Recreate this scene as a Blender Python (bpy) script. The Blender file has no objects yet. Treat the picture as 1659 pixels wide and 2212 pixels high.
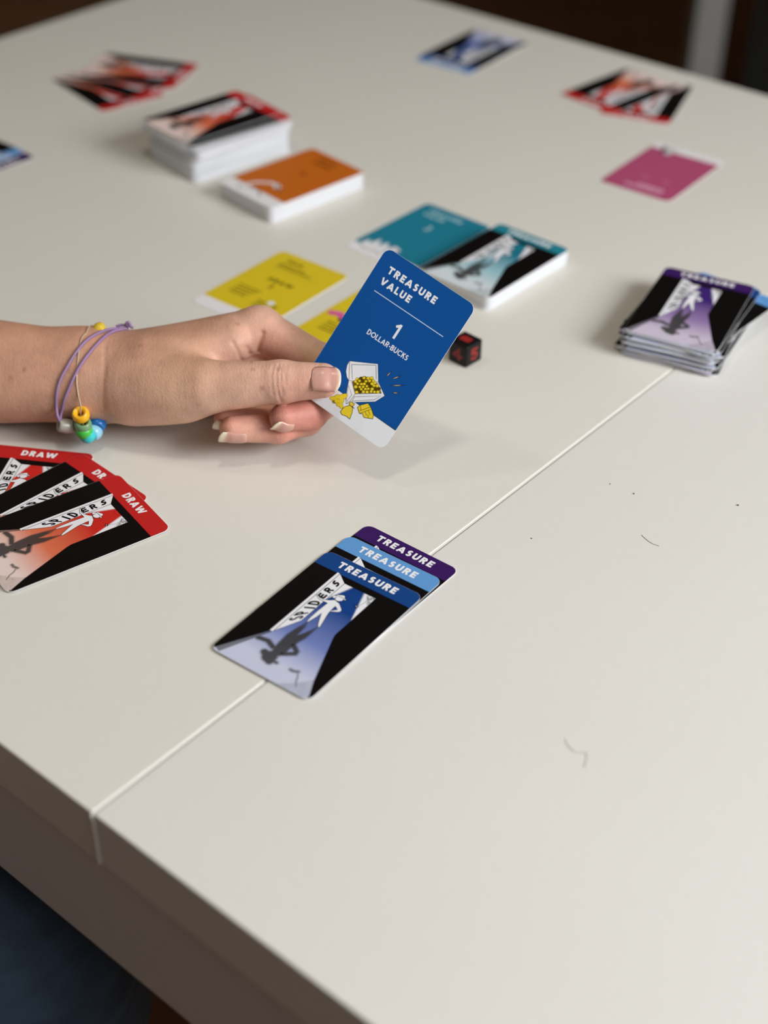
import bpy, bmesh, math, random
import numpy as np
from mathutils import Matrix, Vector
from mathutils.geometry import tessellate_polygon

random.seed(7)
SC = bpy.context.scene
COL = SC.collection
TZ = 0.74                       # height of the table top above the floor, metres

def wp(x, y, z=0.0):            # millimetres on the table top -> metres in the room
    return Vector((x * .001, y * .001, TZ + z * .001))

def lin(r, g, b):               # sRGB 0..255 -> linear
    f = lambda c: (c / 12.92 if c <= .04045 else ((c + .055) / 1.055) ** 2.4)
    return (f(r / 255), f(g / 255), f(b / 255))

# ------------------------------------------------------------------ camera
CAM_R = Vector((.9999, .0082, .0107)); CAM_U = Vector((-.0135, .6091, .7930)); CAM_F = Vector((0, .7930, -.6092))
cam_d = bpy.data.cameras.new('camera'); cam = bpy.data.objects.new('camera', cam_d); COL.objects.link(cam)
cam.matrix_world = Matrix.Translation(wp(0, 0, 456.2)) @ Matrix((CAM_R, CAM_U, -CAM_F)).transposed().to_4x4()
cam_d.sensor_fit = 'VERTICAL'; cam_d.sensor_height = 36.0
cam_d.lens = 3151.6 / 2212 * 36.0
cam_d.clip_start = .02; cam_d.clip_end = 30
cam_d.dof.use_dof = True
cam_d.dof.focus_distance = .735
cam_d.dof.aperture_fstop = cam_d.lens / 13.0
SC.camera = cam

# ------------------------------------------------------------------ world, daylight, lamps, exposure
world = bpy.data.worlds.new('room_light'); SC.world = world; world.use_nodes = True
bg = world.node_tree.nodes['Background']
bg.inputs[0].default_value = (1.0, .93, .84, 1); bg.inputs[1].default_value = .22

def area(name, loc, target, size, size_y, power, color):
    d = bpy.data.lights.new(name, 'AREA'); d.shape = 'RECTANGLE'; d.size = size; d.size_y = size_y
    d.energy = power; d.color = color
    o = bpy.data.objects.new(name, d); COL.objects.link(o); o.location = loc
    o.rotation_euler = (Vector(target) - Vector(loc)).to_track_quat('-Z', 'Y').to_euler()
    return o
area('window_daylight', (1.45, -.05, 1.70), (0, .60, .74), .85, .75, 33.5, (.97, .985, 1.0))
area('window_daylight_side', (2.05, .35, 1.70), (0, .75, .74), 1.2, 1.0, 4, (1.0, .97, .93))
area('window_daylight_near', (.95, -.85, 2.0), (0, .62, .74), 1.2, .7, 8.5, (.93, .97, 1.0))
area('ceiling_lamp_light', (.02, .45, 2.28), (.02, .46, .74), .16, .16, 3.4, (1.0, .9, .76))
area('ceiling_lamp_light_left', (-.75, .85, 2.28), (-.75, .86, .74), .16, .16, 1.8, (1.0, .9, .76))

SC.view_settings.view_transform = 'Standard'; SC.view_settings.look = 'None'
SC.view_settings.gamma = 1; SC.view_settings.use_curve_mapping = False
SC.view_settings.exposure = 0.02
SC.cycles.use_denoising = True; SC.cycles.use_adaptive_sampling = True; SC.cycles.adaptive_threshold = .02
SC.cycles.max_bounces = 6; SC.cycles.diffuse_bounces = 4; SC.cycles.glossy_bounces = 2; SC.cycles.transmission_bounces = 4
SC.cycles.caustics_reflective = False; SC.cycles.caustics_refractive = False

# ------------------------------------------------------------------ helpers
def tag(o, label=None, cat=None, group=None, kind=None):
    if label: o['label'] = label
    if cat: o['category'] = cat
    if group: o['group'] = group
    if kind: o['kind'] = kind
    return o

def link(name, me, parent=None, mat=None):
    o = bpy.data.objects.new(name, me); COL.objects.link(o)
    if mat is not None and me is not None and not me.materials: me.materials.append(mat)
    if parent is not None: o.parent = parent
    return o

def empty(name, loc=(0, 0, 0), rz=0):
    o = bpy.data.objects.new(name, None); COL.objects.link(o); o.location = loc; o.rotation_euler = (0, 0, rz)
    o.empty_display_size = .02
    return o

def mesh(name, verts, faces, smooth=False):
    me = bpy.data.meshes.new(name); me.from_pydata([tuple(v) for v in verts], [], faces); me.update()
    if smooth: me.polygons.foreach_set('use_smooth', [True] * len(me.polygons))
    return me

def box_bm(bm, x0, x1, y0, y1, z0, z1, M=None):
    vs = [bm.verts.new(Vector(p) if M is None else M @ Vector(p)) for p in
          [(x0, y0, z0), (x1, y0, z0), (x1, y1, z0), (x0, y1, z0), (x0, y0, z1), (x1, y0, z1), (x1, y1, z1), (x0, y1, z1)]]
    for f in [(0, 3, 2, 1), (4, 5, 6, 7), (0, 1, 5, 4), (1, 2, 6, 5), (2, 3, 7, 6), (3, 0, 4, 7)]:
        bm.faces.new([vs[i] for i in f])

def box_mesh(name, x0, x1, y0, y1, z0, z1, bevel=0, seg=2):
    bm = bmesh.new(); box_bm(bm, x0, x1, y0, y1, z0, z1)
    if bevel:
        bmesh.ops.bevel(bm, geom=list(bm.edges), offset=bevel, segments=seg, profile=.6, affect='EDGES')
    me = bpy.data.meshes.new(name); bm.to_mesh(me); bm.free()
    return me

def tube_mesh(name, pts, r, seg=8, closed=False):
    pts = [Vector(p) for p in pts]; n = len(pts); vs = []; fs = []
    up = Vector((0, 0, 1)); prev = None
    for i, p in enumerate(pts):
        a = pts[(i - 1) % n] if (closed or i) else p; b = pts[(i + 1) % n] if (closed or i < n - 1) else p
        t = (b - a).normalized()
        nrm = (prev if prev is not None else (up if abs(t.z) < .9 else Vector((1, 0, 0))))
        nrm = (nrm - t * nrm.dot(t)).normalized(); prev = nrm; bn = t.cross(nrm)
        rr = r[i] if isinstance(r, (list, tuple)) else r
        for k in range(seg):
            a_ = 2 * math.pi * k / seg
            vs.append(p + (nrm * math.cos(a_) + bn * math.sin(a_)) * rr)
    for i in range(n if closed else n - 1):
        j = (i + 1) % n
        for k in range(seg):
            k2 = (k + 1) % seg
            fs.append((i * seg + k, i * seg + k2, j * seg + k2, j * seg + k))
    if not closed:
        fs.append(tuple(range(seg))[::-1]); fs.append(tuple(range((n - 1) * seg, n * seg)))
    return mesh(name, vs, fs, True)

def catmull(pts, k=6):
    P = [Vector(p) for p in pts]; out = []
    for i in range(len(P) - 1):
        p0 = P[max(i - 1, 0)]; p1 = P[i]; p2 = P[i + 1]; p3 = P[min(i + 2, len(P) - 1)]
        for s in range(k):
            t = s / k
            out.append(.5 * ((2 * p1) + (p2 - p0) * t + (2 * p0 - 5 * p1 + 4 * p2 - p3) * t * t + (3 * p1 - p0 - 3 * p2 + p3) * t ** 3))
    out.append(P[-1]); return out

# ------------------------------------------------------------------ materials
def nodes(name):
    m = bpy.data.materials.new(name); m.use_nodes = True
    nt = m.node_tree; b = nt.nodes['Principled BSDF']
    return m, nt, b

def plain(name, col, rough=.5, spec=.5, noise=.0, nscale=60, bump=0, bscale=200, metal=0):
    m, nt, b = nodes(name)
    b.inputs['Base Color'].default_value = (*col, 1); b.inputs['Roughness'].default_value = rough
    b.inputs['Specular IOR Level'].default_value = spec; b.inputs['Metallic'].default_value = metal
    tc = nt.nodes.new('ShaderNodeTexCoord')
    if noise:
        n = nt.nodes.new('ShaderNodeTexNoise'); n.inputs['Scale'].default_value = nscale; n.inputs['Detail'].default_value = 5
        nt.links.new(tc.outputs['Object'], n.inputs['Vector'])
        mx = nt.nodes.new('ShaderNodeMix'); mx.data_type = 'RGBA'
        mx.inputs[6].default_value = (*[c * (1 - noise) for c in col], 1); mx.inputs[7].default_value = (*[min(1, c * (1 + noise)) for c in col], 1)
        nt.links.new(n.outputs['Fac'], mx.inputs[0]); nt.links.new(mx.outputs[2], b.inputs['Base Color'])
    if bump:
        n2 = nt.nodes.new('ShaderNodeTexNoise'); n2.inputs['Scale'].default_value = bscale; n2.inputs['Detail'].default_value = 4
        nt.links.new(tc.outputs['Object'], n2.inputs['Vector'])
        bp = nt.nodes.new('ShaderNodeBump'); bp.inputs['Strength'].default_value = bump; bp.inputs['Distance'].default_value = .001
        nt.links.new(n2.outputs['Fac'], bp.inputs['Height']); nt.links.new(bp.outputs['Normal'], b.inputs['Normal'])
    return m

def table_paint(name, c0, c1):
    m, nt, b = nodes(name)
    tc = nt.nodes.new('ShaderNodeTexCoord')
    mp = nt.nodes.new('ShaderNodeMapping'); mp.inputs['Scale'].default_value = (1, 1.9, 1)
    nt.links.new(tc.outputs['Object'], mp.inputs['Vector'])
    n1 = nt.nodes.new('ShaderNodeTexNoise'); n1.inputs['Scale'].default_value = 7; n1.inputs['Detail'].default_value = 6
    nt.links.new(tc.outputs['Object'], n1.inputs['Vector'])
    mx = nt.nodes.new('ShaderNodeMix'); mx.data_type = 'RGBA'
    mx.inputs[6].default_value = (*c0, 1); mx.inputs[7].default_value = (*c1, 1)
    nt.links.new(n1.outputs['Fac'], mx.inputs[0])
    # sparse dirt specks
    v = nt.nodes.new('ShaderNodeTexVoronoi'); v.inputs['Scale'].default_value = 55
    nt.links.new(tc.outputs['Object'], v.inputs['Vector'])
    lt = nt.nodes.new('ShaderNodeMath'); lt.operation = 'LESS_THAN'; lt.inputs[1].default_value = .032
    nt.links.new(v.outputs['Distance'], lt.inputs[0])
    n3 = nt.nodes.new('ShaderNodeTexWhiteNoise'); nt.links.new(v.outputs['Position'], n3.inputs['Vector'])
    gt = nt.nodes.new('ShaderNodeMath'); gt.operation = 'GREATER_THAN'; gt.inputs[1].default_value = .93
    nt.links.new(n3.outputs['Value'], gt.inputs[0])
    mu = nt.nodes.new('ShaderNodeMath'); mu.operation = 'MULTIPLY'
    nt.links.new(lt.outputs[0], mu.inputs[0]); nt.links.new(gt.outputs[0], mu.inputs[1])
    mx2 = nt.nodes.new('ShaderNodeMix'); mx2.data_type = 'RGBA'; mx2.inputs[7].default_value = (.16, .13, .10, 1)
    nt.links.new(mu.outputs[0], mx2.inputs[0]); nt.links.new(mx.outputs[2], mx2.inputs[6])
    nt.links.new(mx2.outputs[2], b.inputs['Base Color'])
    n2 = nt.nodes.new('ShaderNodeTexNoise'); n2.inputs['Scale'].default_value = 190; n2.inputs['Detail'].default_value = 5
    nt.links.new(mp.outputs[0], n2.inputs['Vector'])
    bp = nt.nodes.new('ShaderNodeBump'); bp.inputs['Strength'].default_value = .22; bp.inputs['Distance'].default_value = .0006
    nt.links.new(n2.outputs['Fac'], bp.inputs['Height']); nt.links.new(bp.outputs['Normal'], b.inputs['Normal'])
    b.inputs['Roughness'].default_value = .42; b.inputs['Specular IOR Level'].default_value = .4
    return m

def print_mat():
    m, nt, b = nodes('card_print')
    a = nt.nodes.new('ShaderNodeAttribute'); a.attribute_name = 'ink'
    nt.links.new(a.outputs['Color'], b.inputs['Base Color'])
    b.inputs['Roughness'].default_value = .5; b.inputs['Specular IOR Level'].default_value = .07
    return m

def skin_mat():
    m, nt, b = nodes('skin')
    tc = nt.nodes.new('ShaderNodeTexCoord')
    a = nt.nodes.new('ShaderNodeAttribute'); a.attribute_name = 'tint'
    n = nt.nodes.new('ShaderNodeTexNoise'); n.inputs['Scale'].default_value = 55; n.inputs['Detail'].default_value = 7; n.inputs['Roughness'].default_value = .65
    nt.links.new(tc.outputs['Object'], n.inputs['Vector'])
    r = nt.nodes.new('ShaderNodeMapRange'); r.inputs[1].default_value = .3; r.inputs[2].default_value = .7; r.inputs[3].default_value = .82; r.inputs[4].default_value = 1.14
    nt.links.new(n.outputs['Fac'], r.inputs[0])
    mx = nt.nodes.new('ShaderNodeVectorMath'); mx.operation = 'SCALE'
    nt.links.new(a.outputs['Color'], mx.inputs[0]); nt.links.new(r.outputs[0], mx.inputs['Scale'])
    # freckles
    v = nt.nodes.new('ShaderNodeTexVoronoi'); v.inputs['Scale'].default_value = 140; v.inputs['Randomness'].default_value = 1
    nt.links.new(tc.outputs['Object'], v.inputs['Vector'])
    w = nt.nodes.new('ShaderNodeTexWhiteNoise'); nt.links.new(v.outputs['Position'], w.inputs['Vector'])
    fr = nt.nodes.new('ShaderNodeMapRange'); fr.inputs[1].default_value = .12; fr.inputs[2].default_value = .28; fr.inputs[3].default_value = 1; fr.inputs[4].default_value = 0
    nt.links.new(v.outputs['Distance'], fr.inputs[0])
    g = nt.nodes.new('ShaderNodeMapRange'); g.inputs[1].default_value = .82; g.inputs[2].default_value = 1; g.inputs[3].default_value = 0; g.inputs[4].default_value = .4
    nt.links.new(w.outputs['Value'], g.inputs[0])
    mu = nt.nodes.new('ShaderNodeMath'); mu.operation = 'MULTIPLY'
    nt.links.new(fr.outputs[0], mu.inputs[0]); nt.links.new(g.outputs[0], mu.inputs[1])
    mx2 = nt.nodes.new('ShaderNodeMix'); mx2.data_type = 'RGBA'; mx2.inputs[7].default_value = (*lin(120, 74, 56), 1)
    nt.links.new(mu.outputs[0], mx2.inputs[0]); nt.links.new(mx.outputs[0], mx2.inputs[6])
    nt.links.new(mx2.outputs[2], b.inputs['Base Color'])
    b.inputs['Roughness'].default_value = .5; b.inputs['Specular IOR Level'].default_value = .35
    b.inputs['Subsurface Weight'].default_value = .12; b.inputs['Subsurface Radius'].default_value = (1, .35, .2); b.inputs['Subsurface Scale'].default_value = .003
    v2 = nt.nodes.new('ShaderNodeTexVoronoi'); v2.inputs['Scale'].default_value = 900
    mp = nt.nodes.new('ShaderNodeMapping'); mp.inputs['Scale'].default_value = (1, .6, 1); mp.inputs['Rotation'].default_value = (0, .5, .6)
    nt.links.new(tc.outputs['Object'], mp.inputs['Vector']); nt.links.new(mp.outputs[0], v2.inputs['Vector'])
    n4 = nt.nodes.new('ShaderNodeTexNoise'); n4.inputs['Scale'].default_value = 260; n4.inputs['Detail'].default_value = 5
    mp2 = nt.nodes.new('ShaderNodeMapping'); mp2.inputs['Scale'].default_value = (2.2, .6, .6)
    nt.links.new(tc.outputs['Object'], mp2.inputs['Vector']); nt.links.new(mp2.outputs[0], n4.inputs['Vector'])
    ad = nt.nodes.new('ShaderNodeMath'); ad.operation = 'MULTIPLY_ADD'; ad.inputs[1].default_value = 1.5
    nt.links.new(n4.outputs['Fac'], ad.inputs[0]); nt.links.new(v2.outputs['Distance'], ad.inputs[2])
    bp = nt.nodes.new('ShaderNodeBump'); bp.inputs['Strength'].default_value = .2; bp.inputs['Distance'].default_value = .0005
    nt.links.new(ad.outputs[0], bp.inputs['Height']); nt.links.new(bp.outputs['Normal'], b.inputs['Normal'])
    return m

def denim():
    m, nt, b = nodes('denim')
    tc = nt.nodes.new('ShaderNodeTexCoord')
    mp = nt.nodes.new('ShaderNodeMapping'); mp.inputs['Scale'].default_value = (1, 1, 7); mp.inputs['Rotation'].default_value = (.4, .2, .5)
    nt.links.new(tc.outputs['Object'], mp.inputs['Vector'])
    n = nt.nodes.new('ShaderNodeTexNoise'); n.inputs['Scale'].default_value = 22; n.inputs['Detail'].default_value = 4
    nt.links.new(mp.outputs[0], n.inputs['Vector'])
    cr = nt.nodes.new('ShaderNodeValToRGB')
    cr.color_ramp.elements[0].position = .3; cr.color_ramp.elements[0].color = (.024, .046, .082, 1)
    cr.color_ramp.elements[1].position = .75; cr.color_ramp.elements[1].color = (.044, .080, .138, 1)
    nt.links.new(n.outputs['Fac'], cr.inputs[0]); nt.links.new(cr.outputs[0], b.inputs['Base Color'])
    wv = nt.nodes.new('ShaderNodeTexWave'); wv.inputs['Scale'].default_value = 300; wv.inputs['Distortion'].default_value = 1
    nt.links.new(tc.outputs['Object'], wv.inputs['Vector'])
    bp = nt.nodes.new('ShaderNodeBump'); bp.inputs['Strength'].default_value = .25; bp.inputs['Distance'].default_value = .0006
    nt.links.new(wv.outputs['Fac'], bp.inputs['Height']); nt.links.new(bp.outputs['Normal'], b.inputs['Normal'])
    b.inputs['Roughness'].default_value = .9
    return m

def wood_floor():
    m, nt, b = nodes('dark_wood_floor')
    tc = nt.nodes.new('ShaderNodeTexCoord')
    br = nt.nodes.new('ShaderNodeTexBrick'); br.inputs['Scale'].default_value = 2.2
    br.inputs['Color1'].default_value = (.22, .104, .045, 1); br.inputs['Color2'].default_value = (.27, .134, .060, 1); br.inputs['Mortar'].default_value = (.08, .037, .018, 1)
    br.inputs['Mortar Size'].default_value = .006; br.inputs['Brick Width'].default_value = 2.4; br.inputs['Row Height'].default_value = .26
    nt.links.new(tc.outputs['Object'], br.inputs['Vector']); nt.links.new(br.outputs['Color'], b.inputs['Base Color'])
    b.inputs['Roughness'].default_value = .55
    return m

M_TABLE = table_paint('cream_white_table_paint', (.70, .685, .63), (.745, .73, .68)); M_TABLE2 = table_paint('white_table_paint', (.70, .69, .66), (.745, .735, .71)); M_PRINT = print_mat(); M_SKIN = skin_mat(); M_DENIM = denim()
M_PAPER = plain('white_card_stock', (.86, .87, .90), .55, .4)
M_APRON = plain('white_table_apron', (.64, .62, .63), .5, .4, .04, 12)
M_SEAM = plain('seam_edge_strip', (.80, .79, .75), .5, .4)

# ------------------------------------------------------------------ the room
def struct(name, me, mat):
    o = link(name, me, None, mat); tag(o, kind='structure'); return o
RX0, RX1, RY0, RY1, RZ = -2.6, 2.3, -1.0, 4.3, 2.45
WT = .1
M_WALL = plain('painted_wall', (.24, .215, .19), .8, .2, .05, 6)
M_WALLB = plain('brown_far_wall', (.085, .045, .022), .7, .2, .15, 5)
M_CEIL = plain('white_ceiling', (.55, .52, .46), .9, .1)
M_TRIM = plain('window_trim', (.75, .74, .71), .5, .4)
struct('floor', box_mesh('floor', RX0, RX1, RY0, RY1, -.05, 0), wood_floor())
struct('ceiling', box_mesh('ceiling', RX0, RX1, RY0, RY1, RZ, RZ + .05), M_CEIL)
struct('wall_left', box_mesh('wall_left', RX0 - WT, RX0, RY0, RY1, 0, RZ), M_WALL)
struct('wall_far', box_mesh('wall_far', RX0 - WT, RX1 + WT, RY1, RY1 + WT, 0, RZ), M_WALLB)

def wall_with_window(name, axis, a0, a1, face, w0, w1, z0, z1, thick):
    bm = bmesh.new()
    for (u0, u1, v0, v1) in ((a0, w0, 0, RZ), (w1, a1, 0, RZ), (w0, w1, 0, z0), (w0, w1, z1, RZ)):
        if axis == 'y': box_bm(bm, min(face, face + thick), max(face, face + thick), u0, u1, v0, v1)
        else: box_bm(bm, u0, u1, min(face, face + thick), max(face, face + thick), v0, v1)
    me = bpy.data.meshes.new(name); bm.to_mesh(me); bm.free(); return struct(name, me, M_WALL)
wall_with_window('wall_right', 'y', RY0, RY1, RX1, -.3, 1.0, 1.1, 2.25, WT)
wall_with_window('wall_near', 'x', RX0 - WT, RX1 + WT, RY0, .35, 1.55, 1.6, 2.38, -WT)
M_GLASS, _nt, _b = nodes('window_glass'); _b.inputs['Transmission Weight'].default_value = 1; _b.inputs['Roughness'].default_value = 0; _b.inputs['IOR'].default_value = 1.45
def window(name, axis, c, w0, w1, z0, z1):
    root = empty(name, (0, 0, 0)); tag(root, kind='structure')
    fw = .05
    def bx(n, u0, u1, v0, v1, t, mat):
        me = box_mesh(n, c - t, c + t, u0, u1, v0, v1) if axis == 'y' else box_mesh(n, u0, u1, c - t, c + t, v0, v1)
        link(n, me, root, mat)
    bx('window_frame', w0, w0 + fw, z0, z1, .03, M_TRIM); bx('window_frame', w1 - fw, w1, z0, z1, .03, M_TRIM)
    bx('window_frame', w0 + fw, w1 - fw, z0, z0 + fw, .03, M_TRIM); bx('window_frame', w0 + fw, w1 - fw, z1 - fw, z1, .03, M_TRIM)
    m = (w0 + w1) / 2
    bx('mullion', m - .02, m + .02, z0 + fw, z1 - fw, .025, M_TRIM)
    bx('pane', w0 + fw, m - .02, z0 + fw, z1 - fw, .003, M_GLASS); bx('pane', m + .02, w1 - fw, z0 + fw, z1 - fw, .003, M_GLASS)
window('window_1', 'y', RX1 + .05, -.3, 1.0, 1.1, 2.25)
window('window_2', 'x', RY0 - .05, .35, 1.55, 1.6, 2.38)

# two ceiling lamps, above the picture
M_LAMP = plain('lamp_metal', (.6, .58, .54), .4, .5); M_BULB, _nt, _b = nodes('lamp_glass'); _b.inputs['Emission Color'].default_value = (1, .86, .66, 1); _b.inputs['Emission Strength'].default_value = 2.0
for (x, y, lab) in ((.02, .45, 'small round ceiling lamp above the near side of the table'), (-.75, .85, 'small round ceiling lamp above the left end of the table')):
    lp = empty('ceiling_lamp', (x, y, RZ)); tag(lp, lab, 'ceiling lamp')
    for n_, r0, r1, z0, z1, m_ in (('canopy', .07, .11, -.06, -.001, M_LAMP), ('globe', .06, .085, -.12, -.061, M_BULB)):
        bm = bmesh.new(); bmesh.ops.create_cone(bm, cap_ends=True, segments=28, radius1=r0, radius2=r1, depth=z1 - z0, matrix=Matrix.Translation((0, 0, (z0 + z1) / 2)))
        me = bpy.data.meshes.new(n_); bm.to_mesh(me); bm.free(); link(n_, me, lp, m_)

# shelving unit far behind the table
M_POST = plain('pale_grey_post', (.27, .28, .27), .6, .3, .05, 20)
M_BIN = plain('blue_grey_bin', (.13, .175, .20), .6, .3, .2, 12)
sh = empty('shelving_unit', (.812, 2.45, 0), 0)
tag(sh, 'pale grey shelving unit standing behind the far right corner of the table', 'shelf')
for (x0, y0) in ((-.315, -.17), (.48, -.17), (-.25, .17), (.48, .17)):
    link('post', box_mesh('post', x0 - .024, x0 + .024, y0 - .02, y0 + .02, 0, 1.3, .003), sh, M_POST)
for zz in (.10, .56, 1.02):
    link('shelf_board', box_mesh('shelf_board', -.291, .456, -.18, .18, zz, zz + .022, .002), sh, M_POST)
for i, (x0, x1, z0, lab) in enumerate(((-.17, .42, .123, 'dark blue grey storage bin on the bottom shelf board behind the table'), (-.17, .42, .583, 'dark blue grey storage bin on the middle shelf board behind the table'))):
    b_ = empty('storage_bin', (.812, 2.45, z0)); tag(b_, lab, 'storage bin', 'bins on the shelving unit')
    bm = bmesh.new(); box_bm(bm, x0, x1, -.15, .15, 0, .28)
    bmesh.ops.bevel(bm, geom=list(bm.edges), offset=.012, segments=2, affect='EDGES')
    me = bpy.data.meshes.new('bin_body'); bm.to_mesh(me); bm.free(); link('bin_body', me, b_, M_BIN)
    link('bin_rim', box_mesh('bin_rim', x0 - .008, x1 + .008, -.158, .158, .28, .30, .004), b_, M_BIN)
    link('handle', box_mesh('handle', -.02, .18, -.168, -.1585, .19, .22, .003), b_, M_POST)

# ------------------------------------------------------------------ the table
TS = math.radians(50.3456)                       # direction of the seam across the table
seam_o = Vector((-115.9, 391.7))                 # where the seam meets the near edge
troot = empty('table', (seam_o.x * .001, seam_o.y * .001, 0), TS - math.pi / 2)
tag(troot, 'large white painted extending table with a seam across its top', 'table')
# local axes: +y across the table along the seam, +x to the right along the near edge
TW, TL0, TL1, TT, GAP = .866, -.738, .742, .032, .0007
for n_, x0, x1, m_ in (('tabletop_panel', TL0, -GAP, M_TABLE), ('tabletop_panel', GAP, TL1, M_TABLE2)):
    link(n_, box_mesh(n_, x0, x1, 0, TW, TZ - TT, TZ, .0008, 3), troot, m_)
link('seam_strip', box_mesh('seam_strip', -GAP + .0001, GAP - .0004, -.0010, TW - .001, TZ - TT + .001, TZ - .0006), troot, M_SEAM)
ap = .003
for (x0, x1, y0, y1) in ((TL0 + ap, TL1 - ap, ap, ap + .022), (TL0 + ap, TL1 - ap, TW - ap - .022, TW - ap), (TL0 + ap, TL0 + ap + .022, ap + .023, TW - ap - .023), (TL1 - ap - .022, TL1 - ap, ap + .023, TW - ap - .023)):
    link('apron', box_mesh('apron', x0, x1, y0, y1, TZ - .108, TZ - TT - .0002, .0015), troot, M_APRON)
for (x0, y0) in ((TL0 + .03, .03), (TL1 - .1, .03), (TL0 + .03, TW - .1), (TL1 - .1, TW - .1)):
    link('leg', box_mesh('leg', x0, x0 + .07, y0, y0 + .07, 0, TZ - TT - .0005, .004), troot, M_APRON)

# ------------------------------------------------------------------ printed cards
CW, CL, CT, CR = 57.5, 88.0, .30, 4.3            # card width, length, thickness, corner radius, mm
INK = .014                                       # one layer of ink, mm

def rrect(w, l, r, n=7):
    out = []
    for cx, cy, a0 in ((w / 2 - r, l / 2 - r, 0), (-w / 2 + r, l / 2 - r, 90), (-w / 2 + r, -l / 2 + r, 180), (w / 2 - r, -l / 2 + r, 270)):
        for i in range(n + 1):
            a = math.radians(a0 + 90 * i / n); out.append((cx + r * math.cos(a), cy + r * math.sin(a)))
    return out
FACE = rrect(CW - .12, CL - .12, CR - .06)

def clip_half(poly, ax, ay, bx, by):
    out = []; n = len(poly)
    s = lambda p: (bx - ax) * (p[1] - ay) - (by - ay) * (p[0] - ax)
    for i in range(n):
        p, q = poly[i], poly[(i + 1) % n]; sp, sq = s(p), s(q)
        if sp >= 0: out.append(p)
        if (sp > 0 and sq < 0) or (sp < 0 and sq > 0):
            t = sp / (sp - sq); out.append((p[0] + (q[0] - p[0]) * t, p[1] + (q[1] - p[1]) * t))
    return out

class Ink:
    def __init__(self): self.v = []; self.c = []; self.f = []
    def face(self, pts, layer, col):
        i0 = len(self.v)
        for p in pts:
            self.v.append((p[0] * .001, p[1] * .001, layer * INK * .001)); c = col(p) if callable(col) else col; self.c.append((*c, 1.0))
        a = sum(pts[i][0] * pts[(i + 1) % len(pts)][1] - pts[(i + 1) % len(pts)][0] * pts[i][1] for i in range(len(pts)))
        ids = list(range(i0, i0 + len(pts)))
        self.f.append(tuple(ids if a > 0 else ids[::-1]))
    def poly(self, pts, layer, col, bands=0, clip=True):
        layer += self.sub(); tris = tessellate_polygon([[Vector((p[0], p[1], 0)) for p in pts]])
        for t in tris:
            q = [pts[i] for i in t]
            a = (q[1][0] - q[0][0]) * (q[2][1] - q[0][1]) - (q[1][1] - q[0][1]) * (q[2][0] - q[0][0])
            if abs(a) < 1e-6: continue
            if a < 0: q = q[::-1]
            if clip:
                for i in range(len(FACE)):
                    a_, b_ = FACE[i], FACE[(i + 1) % len(FACE)]
                    q = clip_half(q, *a_, *b_)
                    if len(q) < 3: break
                if len(q) < 3: continue
            if bands:
                y0 = min(p[1] for p in q); y1 = max(p[1] for p in q); k0 = math.floor(y0 / bands); k1 = math.floor(y1 / bands)
                for k in range(k0, k1 + 1):
                    r = clip_half(q, 0, k * bands, 1, k * bands)
                    if len(r) >= 3: r = clip_half(r, 1, (k + 1) * bands, 0, (k + 1) * bands)
                    if len(r) >= 3: self.face(r, layer, col)
            else: self.face(q, layer, col)
    def sub(self):                       # separate overlapping shapes of one layer by a hair
        self.n = (getattr(self, 'n', 0) + 1) % 5; return self.n * .16
    def stroke(self, pts, w, layer, col, closed=False, caps=False, fmap=None):
        fm = fmap or (lambda p: p); pts = [tuple(p) for p in pts]; n = len(pts); layer += self.sub(); L = []
        for i in range(n):
            a = pts[i - 1] if (i or closed) else None; b = pts[(i + 1) % n] if (i < n - 1 or closed) else None; p = pts[i]
            d0 = Vector((p[0] - a[0], p[1] - a[1])) if a else None; d1 = Vector((b[0] - p[0], b[1] - p[1])) if b else None
            if d0 is None or d0.length < 1e-9: d0 = d1
            if d1 is None or d1.length < 1e-9: d1 = d0
            d0 = d0.normalized(); d1 = d1.normalized(); n0 = Vector((-d0.y, d0.x)); n1 = Vector((-d1.y, d1.x)); m = n0 + n1
            m = n0 if m.length < .2 else m.normalized(); k = min(1.7, 1 / max(.3, m.dot(n0))) * w / 2
            L.append(((p[0] + m.x * k, p[1] + m.y * k), (p[0] - m.x * k, p[1] - m.y * k)))
        for i in range(n if closed else n - 1):
            q, r = L[i], L[(i + 1) % n]; self.face([fm(q[0]), fm(q[1]), fm(r[1]), fm(r[0])], layer, col)
        if caps and not closed:
            for p, q in ((pts[0], pts[1]), (pts[-1], pts[-2])):
                an = math.atan2(p[1] - q[1], p[0] - q[0])
                self.face([fm((p[0] + w / 2 * math.cos(an + math.pi * (k / 6 - .5)), p[1] + w / 2 * math.sin(an + math.pi * (k / 6 - .5)))) for k in range(7)], layer, col)
    def ell(self, x, y, rx, ry, layer, col, rot=0, n=16):
        layer += self.sub()
        c, s = math.cos(rot), math.sin(rot)
        self.face([(x + c * rx * math.cos(2 * math.pi * k / n) - s * ry * math.sin(2 * math.pi * k / n), y + s * rx * math.cos(2 * math.pi * k / n) + c * ry * math.sin(2 * math.pi * k / n)) for k in range(n)], layer, col)
    def mesh(self, name):
        me = mesh(name, self.v, self.f); at = me.color_attributes.new('ink', 'FLOAT_COLOR', 'POINT')
        at.data.foreach_set('color', [x for c in self.c for x in c]); me.materials.append(M_PRINT); return me

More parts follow.
